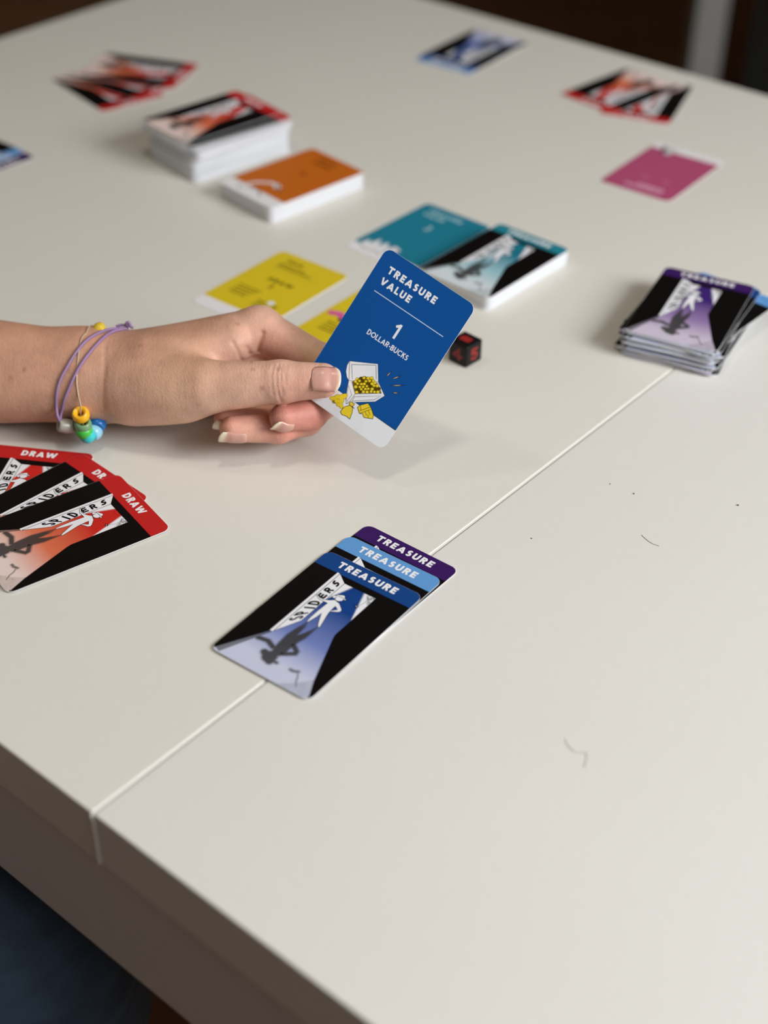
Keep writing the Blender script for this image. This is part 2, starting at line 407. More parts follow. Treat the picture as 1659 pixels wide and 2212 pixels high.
# --- a small stroke alphabet: geometric capitals, unit height
def arc(cx, cy, rx, ry, a0, a1, n=10):
    return [(cx + rx * math.cos(math.radians(a0 + (a1 - a0) * i / n)), cy + ry * math.sin(math.radians(a0 + (a1 - a0) * i / n))) for i in range(n + 1)]
def glyph(ch, s):
    h, lo, hi, l = s / 2, s / 2, 1 - s / 2, s / 2
    if ch == 'T': return .70, [[(0, hi), (.70, hi)], [(.35, 0), (.35, hi)]]
    if ch == 'I': return s, [[(l, 0), (l, 1)]]
    if ch == 'L': return .54, [[(l, 1), (l, lo), (.54, lo)]]
    if ch == 'E': return .58, [[(l, 0), (l, 1)], [(l, hi), (.58, hi)], [(l, .5), (.53, .5)], [(l, lo), (.58, lo)]]
    if ch == 'V': return .82, [[(.10, 1), (.41, .06)], [(.72, 1), (.41, .06)]]
    if ch == 'A': return .86, [[(.10, 0), (.43, .94)], [(.76, 0), (.43, .94)], [(.22, .27), (.64, .27)]]
    if ch == 'W': return 1.22, [[(.09, 1), (.34, .05)], [(.34, .05), (.61, .93)], [(.61, .93), (.88, .05)], [(.88, .05), (1.13, 1)]]
    if ch == 'K': return .66, [[(l, 0), (l, 1)], [(l, .40), (.56, 1)], [(.30, .60), (.60, 0)]]
    if ch == 'U': return .72, [[(l, 1)] + arc(.36, .36, .36 - h, .36 - h, 180, 360) + [(.72 - l, 1)]]
    if ch == 'P': return .62, [[(l, 0), (l, 1)], [(l, hi), (.36, hi)] + arc(.36, .70, .26 - h, .30 - h, 90, -90)[1:] + [(l, .40 + h)]]
    if ch == 'R': return .66, [[(l, 0), (l, 1)], [(l, hi), (.36, hi)] + arc(.36, .70, .28 - h, .30 - h, 90, -90)[1:] + [(l, .40 + h)], [(.34, .45), (.57, 0)]]
    if ch == 'B': return .64, [[(l, 0), (l, 1)], [(l, hi), (.34, hi)] + arc(.34, .74, .25 - h, .26 - h, 90, -90)[1:] + [(l, .48 + h)], [(.34, .52 - h)] + arc(.36, .26, .28 - h, .26 - h, 90, -90) + [(l, lo)]]
    if ch == 'D': return .76, [[(l, 0), (l, 1)], [(l, hi), (.30, hi)] + arc(.30, .5, .46 - h, .5 - h, 90, -90)[1:] + [(l, lo)]]
    if ch == 'O': return .98, [arc(.49, .5, .49 - h, .5 - h, 0, 360, 22)]
    if ch == 'C': return .84, [arc(.49, .5, .49 - h, .5 - h, 48, 312, 18)]
    if ch == 'S':
        m_ = .52; r1 = (hi - m_) / 2; r2 = (m_ - lo) / 2
        return .58, [arc(.29, m_ + r1, .27 - h, r1, 30, 255, 10) + arc(.29, m_ - r2, .29 - h, r2, 75, -150, 10)]
    if ch == '-': return .36, [[(.02, .42), (.34, .42)]]
    if ch == '1': return .40, [[(.0, .72), (.24, .92)], [(.26, 1), (.26, 0)]]
    if ch == '3':
        m_ = .52; r1 = (hi - m_) / 2; r2 = (m_ - lo) / 2
        return .6, [arc(.28, m_ + r1, .28 - h, r1, 150, -90, 10) + arc(.28, m_ - r2, .3 - h, r2, 90, -150, 10)]
    if ch == '4': return .7, [[(.5, 0), (.5, 1), (.06, .3), (.7, .3)]]
    if ch == '5': return .6, [[(.56, hi), (.14, hi), (.10, .56)] + arc(.28, .33, .3 - h, .33 - h, 110, -140, 10)]
    return .4, []
def text(ink, s, x, y, hgt, sw, layer, col, width=None, align='c', gap=.17, fmap=None):
    g = [glyph(c, sw) if c != ' ' else (.4, []) for c in s]
    tot = sum(a for a, _ in g) + gap * (len(s) - 1); sx = hgt if width is None else width / tot
    cx = x - (tot * sx / 2 if align == 'c' else 0)
    for wd, st in g:
        for pl in st:
            closed = len(pl) > 3 and abs(pl[0][0] - pl[-1][0]) < 1e-6 and abs(pl[0][1] - pl[-1][1]) < 1e-6
            ink.stroke([(cx + px * sx, y + py * hgt) for px, py in (pl[:-1] if closed else pl)], sw * hgt, layer, col, closed=closed, fmap=fmap)
        cx += (wd + gap) * sx

mixc = lambda a, b, t: tuple(a[i] + (b[i] - a[i]) * t for i in range(3))
WHITE = (.80, .81, .86); BLACK = (.0045, .0035, .0035)
# deep tone, middle tone, pale tone, header tone
TONES = {'navy': (lin(22, 62, 132), lin(112, 128, 188), lin(196, 201, 224), lin(24, 66, 130)),
         'sky': (lin(66, 122, 186), lin(130, 160, 205), lin(200, 210, 226), lin(96, 152, 210)),
         'violet': (lin(62, 36, 112), lin(146, 120, 170), lin(200, 190, 210), lin(58, 28, 92)),
         'red': (lin(196, 42, 36), lin(216, 116, 82), lin(228, 208, 202), lin(188, 38, 37)),
         'teal': (lin(30, 116, 138), lin(150, 192, 204), lin(206, 216, 222), lin(38, 128, 146))}
FLOOR = [(-26.9, -42.0), (-28.6, -43.9), (28.6, -43.9), (26.6, -42.1), (25.3, -39.5), (12.5, -5.7), (11.7, -2.9), (11.7, 9.2), (11.6, 28.7), (-6.8, 28.6), (-6.8, -4.5), (-12.5, -17.6), (-14.2, -18.9)]
FIG = [(-12.3, 14.0), (-11.8, 14.0), (-9.3, 12.9), (-7.6, 13.2), (-5.1, 14.4), (-3.2, 16.1), (-1.3, 15.6), (0.0, 15.3), (3.2, 12.8), (3.9, 11.7), (3.5, 10.5), (0.3, 8.6), (-0.1, 8.7), (2.3, 11.5), (-0.4, 13.0), (-0.3, 9.6), (0.1, 6.6), (1.7, 0.8), (2.8, -3.1), (2.2, -3.5), (1.2, -2.1), (-0.7, 1.6), (-2.5, 5.3), (-2.8, 1.6), (-3.8, -3.6), (-4.3, -3.3), (-4.7, -0.4), (-4.8, 5.2), (-4.6, 9.9), (-4.5, 12.5), (-6.5, 12.4), (-9.0, 12.2), (-11.7, 13.4)]
HAT = [(-5.6, 17.6), (-5.4, 18.4), (-4.3, 18.9), (-4.5, 19.8), (-2.9, 20.6), (-1.8, 21.3), (-0.9, 21.1), (0.0, 19.5), (0.9, 19.5), (1.0, 19.0), (-0.6, 19.2), (-3.2, 18.7), (-4.1, 18.1), (-4.1, 17.1), (-4.9, 17.0)]
SH_T = [(-3.9, -3.8), (-2.7, -7.5), (-2.1, -14.4), (0.1, -10.5), (2.2, -3.4), (2.1, -12.9), (0.8, -19.0), (0.9, -25.1), (0.1, -29.5), (-4.2, -29.6), (-5.2, -25.0), (-5.9, -16.2), (-4.9, -9.7)]
GREYW = [(-26.9, -42.0), (-23.8, -43.4), (-16.2, -26.0), (-12.6, -18.4), (-14.2, -18.9)]

# the letters on the corridor wall lean with its perspective: each has its own quadrilateral
SIGN = (('S', (-7.4, -3.9), (-7.5, -.3), (-11.9, -9.2), (-12.2, -6.0)), ('P', (-7.6, 1.0), (-7.6, 4.2), (-11.9, -4.3), (-12.1, -1.6)), ('I', (-7.1, 5.5), (-7.1, 6.5), (-11.6, 2.9), (-11.6, 3.9)),
        ('D', (-7.2, 8.4), (-7.3, 11.6), (-12.0, 6.1), (-12.1, 9.1)), ('E', (-8.0, 13.5), (-8.0, 16.9), (-12.0, 13.4), (-11.9, 16.4)), ('R', (-8.0, 18.5), (-7.8, 21.9), (-12.0, 18.6), (-12.1, 21.5)), ('S', (-8.3, 23.3), (-8.2, 26.9), (-12.0, 25.5), (-12.3, 28.5)))

def corridor_meshes(tone, title):
    deep, mid, pale, head = TONES[tone]
    def fl(p):
        y = p[1]
        if y > 4: return mixc(deep, mid, max(0, (12 - y) / 8) * .35)
        if y > -14: return mixc(mixc(deep, mid, .35), mid, (4 - y) / 18)
        return mixc(mid, pale, min(1, (-14 - y) / 20))
    M = {}
    k = Ink(); k.poly(FACE, 1, BLACK, clip=False); M['printed_ground'] = k.mesh('printed_ground')
    k = Ink(); k.poly([(-29, 32.8), (29, 32.8), (29, 45), (-29, 45)], 2, head); M['header_band'] = k.mesh('header_band')
    k = Ink()
    text(k, title, -.6, 36.4, 4.7, .25, 3, (.82, .83, .86), width=34.6 if title == 'TREASURE' else 19.5); M['title_lettering'] = k.mesh('title_lettering')
    k = Ink(); k.poly(FLOOR, 2, fl, bands=2.0)
    for j, (e, a) in enumerate(((.9, .25), (.45, .55), (0, 1))):
        c = lambda p, a=a: mixc(fl(p), WHITE, a)
        k.poly([(-6.7, 28.6), (-2.4 + e, 28.6), (-6.7, 16.0 - e * 2)], 3 + j * .6, c, bands=2)
        k.poly([(5.5 - e, 28.5), (11.6, 28.65), (11.65, 9.6 - e)], 3 + j * .6, c, bands=2)
    rnd = random.Random(3); ink_grey = (.10, .10, .12)
    for i in range(85):                                   # cobweb in the corner
        a = rnd.random(); b = rnd.random()
        if a + b > 1: a, b = 1 - a, 1 - b
        x = 11.5 + a * (6.6 - 11.5); y = 28.5 + b * (21.9 - 28.5) + a * -.3
        an = rnd.random() * math.pi; k.stroke([(x - .45 * math.cos(an), y - .45 * math.sin(an)), (x + .45 * math.cos(an), y + .45 * math.sin(an))], .13, 6, ink_grey)
    k.stroke([(-1.7, 28.4), (.2, 27.0), (1.8, 26.7), (3.8, 27.2), (5.2, 28.5)], .16, 5, mixc(deep, (0, 0, 0), .4))
    k.stroke([(9.3, 24.7), (9.1, 22.4), (8.4, 20.0)], .16, 6, BLACK)
    wf = lambda p: mixc(fl(p), (.05, .05, .05), .22)
    k.poly([(9.9, -44.2), (17.1, -38.6), (22.4, -32.0), (27.1, -41.7), (25, -44.2)], 3, wf, bands=2)
    for i in range(40):
        x = rnd.uniform(13, 25); y = rnd.uniform(-43.5, -36); 
        if (x - 9.9) * .98 - (y + 44.2) < 1.0: continue
        an = rnd.random() * math.pi; k.stroke([(x - .7 * math.cos(an), y - .7 * math.sin(an)), (x + .7 * math.cos(an), y + .7 * math.sin(an))], .2, 4, lambda p: mixc(fl(p), (.05, .05, .05), .4))
    M['corridor'] = k.mesh('corridor')
    k = Ink(); DK = (.042, .042, .040)
    for j, (e, a) in enumerate(((1.1, .22), (.65, .5), (.3, .8), (0, 1.0))):
        c = lambda p, a=a: mixc(fl(p), DK, a * (.95 if p[1] < -8 else .80)); L = 4.2 + j * .7
        c2 = lambda p, a=a: mixc(fl(p), DK, a * .8)
        k.poly(SH_T, L, c, bands=3)
        if e: k.stroke(SH_T, 2 * e, L, c, closed=True)
        k.ell(-3.0, -32.3, 3.3 + e, 3.6 + e, L, c)
        k.stroke([(-7.0, -31.2), (-4.6, -32.6), (-1, -35.0)], 3.0 + 2 * e, L, c, caps=True); k.stroke([(-1, -33.6), (2.2, -33.6)], .9 + 2 * e, L, c, caps=True)
        k.stroke([(-16.3, -25.7), (-10.4, -24.6), (-5.0, -26.9)], 1.9 + 2 * e, L, c); k.stroke([(.3, -19.6), (4.7, -22.5), (5.0, -24.0), (0, -28.0)], 1.7 + 2 * e, L, c)
        k.poly(GREYW, L, lambda p, a=a: mixc(fl(p), DK, a * .75), bands=4)
        k.stroke([(9.8, -33.3), (11.6, -33.3), (13.7, -32.2)], 1.0 + 1.4 * e, L, c2, caps=True)
        k.stroke([(13.9, -33.2), (15.5, -35.0), (16.6, -37.7), (19.0, -40.4)], .3 + .6 * e, L, c2)
    M['printed_shadow'] = k.mesh('printed_shadow')
    k = Ink()
    k.poly([(-14.6, 33.3), (-13.0, 33.0), (-12.6, -18.3), (-14.4, -18.5)], 4, WHITE)
    k.poly([(-6.8, -4.5), (-6.9, 28.6), (-12.9, 33.0), (-12.6, -17.8)], 4, WHITE)
    k.stroke([(-13.0, 33.2), (-12.65, -18.2)], .28, 5, BLACK); k.stroke([(-12.6, -17.9), (-6.75, -4.6), (-6.85, 28.6), (-12.9, 33.1)], .26, 5, BLACK)
    k.stroke([(-6.85, 28.6), (11.6, 28.7)], .2, 6.8, BLACK)
    M['sign'] = k.mesh('sign')
    k = Ink()
    for ch, bl, br_, tl, tr in SIGN:
        w, st = glyph(ch, .2)
        for pl in st:
            q = [(x_ / w, y_) for x_, y_ in pl]
            k.stroke([tuple((bl[i] * (1 - x_) + br_[i] * x_) * (1 - y_) + (tl[i] * (1 - x_) + tr[i] * x_) * y_ for i in (0, 1)) for x_, y_ in q], .85 if bl[1] < 3 else 1.1, 6, BLACK)
    M['sign_lettering'] = k.mesh('sign_lettering')
    k = Ink()
    k.stroke(FIG, .5, 8, BLACK, closed=True); k.poly(FIG, 8.6, WHITE)
    k.ell(-1.9, 18.0, 2.2, 1.75, 9, BLACK, .5); k.ell(-1.9, 18.0, 1.95, 1.5, 9.4, WHITE, .5)
    k.ell(-1.2, 18.35, .16, .16, 10, BLACK); k.ell(-.3, 18.6, .16, .16, 10, BLACK)
    k.ell(7.8, 18.8, .9, .6, 8, BLACK); k.ell(7.7, 18.7, .35, .25, 8.6, WHITE)
    for i in range(6): k.stroke([(7.8, 18.8), (7.8 + 1.5 * math.cos(i * 1.05), 18.8 + 1.5 * math.sin(i * 1.05))], .2, 8, BLACK)
    M['figure'] = k.mesh('figure')
    k = Ink(); k.stroke(HAT, .45, 9.6, BLACK, closed=True); k.poly(HAT, 10.2, WHITE); k.stroke([(-4.2, 19.2), (-2.6, 19.5), (-.3, 19.6)], .3, 10.8, BLACK)
    M['hat'] = k.mesh('hat')
    return M

# card stock: a slab with rounded corners, its face at local z = 0
def stock_mesh(bend=0.0):
    o = rrect(CW, CL, CR); n = len(o); vs = []
    for z in (-CT, 0):
        for x, y in o: vs.append((x * .001, y * .001, z * .001))
    fs = [tuple(range(n))[::-1], tuple(range(n, 2 * n))] + [(i, (i + 1) % n, n + (i + 1) % n, n + i) for i in range(n)]
    me = mesh('card_stock', vs, fs); me.materials.append(M_PAPER); return me
STOCK = stock_mesh()
CORR = {}
TREE = {'printed_ground': None, 'header_band': None, 'title_lettering': 'header_band', 'corridor': None, 'printed_shadow': 'corridor', 'sign': None, 'sign_lettering': 'sign', 'figure': None, 'hat': 'figure'}

def card(name, x, y, th, z, label, group=None, meshes=None, tree=TREE, cat='card', mat=None):
    """z is the height of the card's face above the table top, mm"""
    o = bpy.data.objects.new(name, STOCK); COL.objects.link(o)
    if mat is not None: o.matrix_world = mat
    else: o.location = wp(x, y, z); o.rotation_euler = (0, 0, math.radians(th))
    tag(o, label, cat, group)
    made = {}
    for k_, par in tree.items():
        if meshes is None or k_ not in meshes: continue
        c = bpy.data.objects.new(k_, meshes[k_]); COL.objects.link(c); c.parent = made[par] if par else o; made[k_] = c
    return o
def corr(tone, title):
    if (tone, title) not in CORR: CORR[(tone, title)] = corridor_meshes(tone, title)
    return CORR[(tone, title)]
Z1, Z2, Z3 = .32, .78, 1.24                      # one, two and three cards deep

# --- the three treasure cards on the seam
card('treasure_card', -12.6, 530.8, -37.9, Z1, 'dark purple TREASURE card at the back of the three overlapping cards on the table seam', 'three treasure cards on the seam', corr('violet', 'TREASURE'))
card('treasure_card', -20.3, 521.0, -36.4, Z2, 'light blue TREASURE card between the purple and navy cards on the table seam', 'three treasure cards on the seam', corr('sky', 'TREASURE'))
card('treasure_card', -29.6, 508.1, -35.7, Z3, 'navy blue TREASURE card lying on top of two others on the table seam', 'three treasure cards on the seam', corr('navy', 'TREASURE'))
# --- near red fan at the left edge
card('draw_card', -191.0, 601.8, -8.3, Z1, 'red DRAW card nearest the wrist, lowest of the near fan of three', 'near fan of red draw cards', corr('red', 'DRAW'))
card('draw_card', -172.5, 589.8, -43.3, Z2, 'red DRAW card in the middle of the near fan of three', 'near fan of red draw cards', corr('red', 'DRAW'))
card('draw_card', -159.5, 573.5, -54.1, Z3, 'red DRAW card on top of the near fan of three', 'near fan of red draw cards', corr('red', 'DRAW'))
# --- far fans
card('draw_card', -231.9, 1161.8, -141.5, Z1, 'red draw card lowest in the far left fan, nearest the red deck', 'far left fan of red cards', corr('red', 'DRAW'))
card('draw_card', -221.5, 1180.0, -124.0, Z2, 'red draw card in the middle of the far left fan', 'far left fan of red cards', corr('red', 'DRAW'))
card('draw_card', -211.7, 1197.5, -106.8, Z3, 'red draw card uppermost of the far left fan, farthest from the camera', 'far left fan of red cards', corr('red', 'DRAW'))
card('draw_card', 191.5, 1169.0, 133.6, Z2, 'red draw card on the left of the far right pair by the table edge', 'far right pair of red cards', corr('red', 'DRAW'))
card('draw_card', 210.2, 1151.2, 158.4, Z1, 'red draw card on the right of the far right pair by the table edge', 'far right pair of red cards', corr('red', 'DRAW'))
card('treasure_card', 69.5, 1252.5, 144.8, Z1, 'light blue treasure card peeking out under a navy one at the far table edge', 'far blue treasure cards', corr('sky', 'TREASURE'))
card('treasure_card', 73.5, 1258.5, 143.8, Z2, 'navy treasure card covering a light blue one at the far table edge', 'far blue treasure cards', corr('navy', 'TREASURE'))
card('treasure_card', -315.8, 1029.8, -131.3, Z1, 'purple treasure card cut off by the left picture edge', 'treasure cards at the left picture edge', corr('violet', 'TREASURE'))
card('treasure_card', -325.0, 1036.5, -129.0, Z2, 'light blue treasure card on a purple one at the left picture edge', 'treasure cards at the left picture edge', corr('sky', 'TREASURE'))

# --- value faces
def value_meshes():
    blue = lin(20, 84, 160); gold = lin(240, 214, 52); goldd = lin(150, 125, 20); ol = (.02, .02, .02); WH = (.86, .90, .95)
    M = {}
    k = Ink(); k.poly(FACE, 1, blue, clip=False); M['printed_ground'] = k.mesh('value_ground')
    k = Ink(); k.poly([(-29, -45), (29, -45), (29, -31.6), (-29, -31.6)], 2, WH); k.stroke([(-28.3, -31.6), (28.4, -31.6)], .3, 3, ol); M['white_band'] = k.mesh('white_band')
    k = Ink(); tw = (.9, .92, .96)
    text(k, 'TREASURE', -21.6, 32.9, 4.0, .25, 2, tw, width=30.8, align='l'); text(k, 'VALUE', -21.9, 26.2, 3.9, .25, 2, tw, width=19.3, align='l'); M['title_lettering'] = k.mesh('value_title')
    k = Ink(); k.stroke([(-22.0, 21.8), (22.6, 21.9)], .42, 2, (.62, .74, .92)); M['divider_line'] = k.mesh('divider_line')
    k = Ink(); text(k, '1', .2, 6.8, 8.2, .165, 2, tw); M['numeral'] = k.mesh('numeral')
    k = Ink(); text(k, 'DOLLAR-BUCKS', 0, 1.1, 2.9, .17, 2, tw, width=26.2, gap=.12); M['caption_lettering'] = k.mesh('caption_lettering')
    def outl(k, pts, L, col, w=.28, closed=True): k.poly(pts, L, col); k.stroke(pts, w, L + .6, ol, closed=closed)
    k = Ink()
    outl(k, [(-12.7, -15.7), (1.2, -8.5), (6.6, -16.0), (-7.3, -24.2), (-9.2, -23.4), (-11.3, -21.2), (-12.6, -18.2)], 4, WH, .16)
    k.stroke([(-12.5, -15.9), (-7.4, -23.9)], .22, 5, ol); k.stroke([(-6.1, -22.6), (-10.7, -16.5), (.7, -9.6), (4.9, -15.5)], .22, 5, ol)
    outl(k, [(-7.3, -24.2), (6.6, -16.0), (13.6, -20.1), (11.0, -25.4), (.5, -32.7), (-1.7, -35.1), (-3.4, -33.2)], 5.5, WH, .16)
    k.stroke([(-5.6, -23.8), (-.4, -28.1), (11.3, -20.0), (6.8, -16.7)], .24, 6.5, ol, closed=True)
    k.stroke([(.1, -29.5), (11.9, -21.2), (10.0, -24.9), (.3, -32.0)], .22, 6.5, ol, closed=True)
    k.stroke([(-5.9, -26.4), (-1.7, -29.6), (-2.0, -33.8), (-3.0, -32.9)], .22, 6.5, ol, closed=True)
    k.stroke([(-.4, -28.1), (-.6, -32.6), (-1.7, -35.1)], .22, 6.5, ol)
    M['treasure_chest'] = k.mesh('treasure_chest')
    k = Ink(); mound = [(-.5, -27.8), (-5.3, -23.8), (-3.9, -20.9), (-1.6, -17.7), (2.2, -16.6), (6.0, -16.9), (11.1, -20.0)]
    k.poly(mound, 7.2, lin(110, 92, 15)); rnd = random.Random(5); e1 = Vector((.816, .577)); e2 = Vector((-.64, .77))
    for i in range(7):
        for j in range(6):
            p = Vector((-.2, -27.0)) + e1 * (i * 1.95 + (j % 2) * .9 + rnd.uniform(-.2, .2)) + e2 * (j * 1.45 + rnd.uniform(-.2, .2))
            inside = True
            for a in range(len(mound)):
                x0, y0 = mound[a]; x1, y1 = mound[(a + 1) % len(mound)]
                if (x1 - x0) * (p.y - y0) - (y1 - y0) * (p.x - x0) > .35 * math.hypot(x1 - x0, y1 - y0) - .2: inside = False
            if inside:
                r = rnd.uniform(.68, .92); k.ell(p.x, p.y, r + .13, r * .86 + .13, 8 + (i * 6 + j) * .02, lin(84, 70, 10), .6, 10); k.ell(p.x, p.y, r, r * .86, 8.25 + (i * 6 + j) * .02, gold, .6, 10)
    M['coins'] = k.mesh('coins')
    k = Ink()
    outl(k, [(-2.0, -40.2), (-1.6, -36.9), (.5, -34.5), (2.4, -34.7), (3.7, -36.9), (4.5, -40.5), (2.0, -40.3), (-.3, -41.0)], 7, gold)
    outl(k, [(.0, -34.3), (-.4, -33.0), (.6, -32.4), (1.4, -32.9), (2.1, -32.4), (2.4, -33.6), (1.5, -34.6)], 8.4, gold, .24); k.stroke([(1.3, -34.6), (2.4, -34.4), (3.7, -34.7)], .3, 9.6, ol)
    M['money_bag'] = k.mesh('money_bag')
    k = Ink()
    for (x, y, rx, ry, a) in ((-9.2, -36.6, 1.9, 1.0, .5), (-7.6, -34.6, 1.6, 1.1, .6), (-6.4, -36.6, 1.6, 1.1, .5), (-5.2, -33.0, 1.3, 2.6, -.6), (-7.6, -37.6, 1.2, .8, .5), (-4.6, -35.2, 1.2, 1.3, .2), (-3.4, -37.4, 1.0, 1.5, .9), (-5.0, -37.6, 1.2, 1.0, .1)):
        k.ell(x, y, rx + .2, ry + .2, 7, goldd, a); k.ell(x, y, rx, ry, 7.6, gold, a)
    M['gold_nuggets'] = k.mesh('gold_nuggets')
    k = Ink(); outl(k, [(4.6, -33.2), (5.2, -31.4), (8.2, -28.2), (10.7, -29.1), (14.2, -31.7), (14.9, -33.5), (10.6, -35.5), (8.7, -34.3), (7.4, -35.2)], 7, gold)
    for l_ in ([(6.6, -34.0), (10.6, -28.9)], [(5.4, -31.6), (7.2, -33.2)], [(7.4, -35.0), (11.4, -29.8)], [(9.2, -32.6), (11.2, -34.0)], [(10.4, -31.2), (12.6, -32.6)], [(11.4, -33.2), (12.8, -34.4)]): k.stroke(l_, .22, 8.2, ol)
    M['gold_bars'] = k.mesh('gold_bars')
    k = Ink()
    for (x0, y0), (x1, y1) in (((8.6, -12.1), (9.6, -7.1)), ((11.4, -11.8), (15.4, -6.1)), ((12.7, -14.4), (20.0, -9.3)), ((15.5, -16.7), (19.8, -14.6))):
        d = Vector((x1 - x0, y1 - y0)); n = Vector((-d.y, d.x)).normalized() * .34; P = lambda t, s: (x0 + d.x * t + n.x * s, y0 + d.y * t + n.y * s)
        k.poly([P(0, 0), P(.4, 1), P(1, 0), P(.6, -1)], 4, ol); k.poly([P(.2, 0), P(.45, .6), P(.75, 0), P(.5, -.6)], 5, lin(236, 190, 110))
    M['sparkles'] = k.mesh('sparkles')
    return M
VTREE = {'printed_ground': None, 'white_band': None, 'title_lettering': None, 'divider_line': None, 'numeral': None, 'caption_lettering': None, 'treasure_chest': None, 'coins': 'treasure_chest', 'money_bag': None, 'gold_nuggets': None, 'gold_bars': None, 'sparkles': None}
# the card held up between thumb and fingers
hx = Vector((.795, -.528, -.298)).normalized(); hn = Vector((-.296, -.766, .570)).normalized(); hy = hn.cross(hx).normalized(); hx = hy.cross(hn)
HM = Matrix((hx, hy, hn)).transposed().to_4x4(); HM.translation = wp(-.6, 649.5, 63.6)
card('treasure_value_card', 0, 0, 0, 0, 'bright blue TREASURE VALUE card held upright between thumb and fingers', None, value_meshes(), VTREE, 'card', HM)

def plain_value(tone, band, draw, dark=True):
    M = {}
    k = Ink(); k.poly(FACE, 1, tone, clip=False); M['printed_ground'] = k.mesh('value_ground')
    k = Ink(); k.poly([(-29, -45), (29, -45), (29, band), (-29, band)], 2, (.78, .77, .80)); M['white_band'] = k.mesh('white_band')
    k = Ink(); draw(k); M['lettering'] = k.mesh('value_lettering')
    return M
PTREE = {'printed_ground': None, 'white_band': None, 'lettering': None, 'drawing': None}
def dashes(k, x0, x1, y, h, col, L=3, seed=1, gap=.5):
    r = random.Random(seed); x = x0
    while x < x1 - .6:
        w = min(r.uniform(1.2, 4.2), x1 - x); k.stroke([(x, y), (x + w, y)], h, L, col); x += w + gap
DY = lin(70, 58, 12)
def draw_yellow(k):
    text(k, 'DRAW', -9.5, 33.0, 3.4, .22, 3, DY, width=13)
    dashes(k, -18, 4, 29.0, 1.3, DY, seed=2); dashes(k, -18, 11, 26.0, 1.3, DY, seed=3); k.stroke([(-21, 22.5), (21, 22.5)], .3, 3, lin(150, 130, 20))
    text(k, 'DRAW', 0, 7.2, 4.2, .24, 3, DY, width=20); text(k, '3', -2, -.5, 5.0, .22, 3, DY)
    for i in range(4): dashes(k, -20, -2 - i * 1.5, -8 - i * 3.4, 1.2, DY, seed=10 + i)
    for i in range(3): dashes(k, 3, 19, -16 - i * 3.4, 1.0, DY, seed=20 + i)
    k.ell(12.5, -14.5, 2.6, 2.6, 4, (.75, .75, .76)); k.stroke(arc(12.5, -19, 6, 4, 0, 360, 16), .5, 3.5, DY, closed=False)
YEL = lin(214, 190, 40)
card('draw_value_card', -74.0, 826.5, -37.4, .32, 'yellow card lying open behind the knuckles, farther of the two yellow cards', 'yellow cards behind the hand', plain_value(YEL, -32.5, draw_yellow), PTREE)
ymesh = plain_value(YEL, -32.5, lambda k: ([dashes(k, -19, -4, -6 - i * 3.2, 1.2, DY, seed=30 + i) for i in range(4)], text(k, 'DRAW', -9.5, 33.0, 3.4, .22, 3, DY, width=13)))
k_ = Ink()
k_.stroke([(-24.0, 3.2), (-19.5, 5.2), (-14.5, 3.4), (-9, 3.8)], 5.4, 4, lin(205, 84, 150), caps=True); k_.stroke([(-14, -.4), (-9, -.2), (-3, 1)], 3.6, 3.5, (.02, .02, .02), caps=True)
k_.stroke([(-24, 4.6), (-19.5, 6.4), (-15, 5.0)], .8, 5, lin(230, 140, 190))
ymesh['drawing'] = k_.mesh('pink_drawing')
card('draw_value_card', -17.5, 779.5, -38.2, .32, 'yellow card with a pink drawing, half hidden behind the held blue card', 'yellow cards behind the hand', ymesh, PTREE)

def draw_teal(k):
    c = lin(170, 205, 212)
    text(k, 'TREASURE', -20, 33.5, 4.0, .24, 3, c, width=29, align='l'); text(k, 'VALUE', -20, 27.2, 4.0, .24, 3, c, width=18, align='l'); text(k, '3', -3, 9.5, 7.5, .22, 3, c)
tm = plain_value(lin(34, 122, 146), -34.0, draw_teal)
k_ = Ink()
k_.poly([(-24, -36), (-22, -25), (-19, -30), (-16, -20), (-12, -29), (-9, -21), (-5, -27), (-2, -22), (4, -24), (5, -37), (-10, -40)], 4, (.74, .75, .78))
k_.stroke([(-23, -35), (-16, -38), (-8, -36), (-2, -39)], .6, 5, (.05, .05, .06)); k_.stroke(arc(0, -30, 4.5, 5, 0, 360, 14), .6, 5, (.08, .08, .1)); k_.stroke([(9, -25), (13, -27)], .7, 5, (.03, .06, .08))
tm['drawing'] = k_.mesh('white_drawing')
card('treasure_value_card', 21.4, 901.8, -40.4, .32, 'teal value card lying flat to the left of the teal deck', None, tm, PTREE)

def draw_pink(k):
    c = lin(222, 170, 195)
    dashes(k, -17, 13, 34.5, 2.6, c, seed=41, gap=.4); dashes(k, -17, 4, 30.2, 2.4, c, seed=42, gap=.4); dashes(k, -14, -8, 16, 1.6, lin(205, 130, 165), seed=43); dashes(k, 2, 9, 16, 1.6, lin(205, 130, 165), seed=44)
pm = plain_value(lin(172, 78, 114), -34.5, draw_pink)
k_ = Ink(); k_.poly([(9, -41), (17, -41), (15, -29), (13, -27), (10, -30)], 4, (.55, .56, .58)); k_.poly([(16, -38), (21, -41), (20, -33), (17, -30)], 5, (.03, .03, .03)); k_.stroke([(10, -28), (14, -26), (18, -29)], .8, 5, (.05, .05, .05))
pm['drawing'] = k_.mesh('grey_drawing')
card('pink_value_card', 203.3, 1012.5, 143.4, .32, 'single pink card lying alone at the right of the table', None, pm, PTREE)

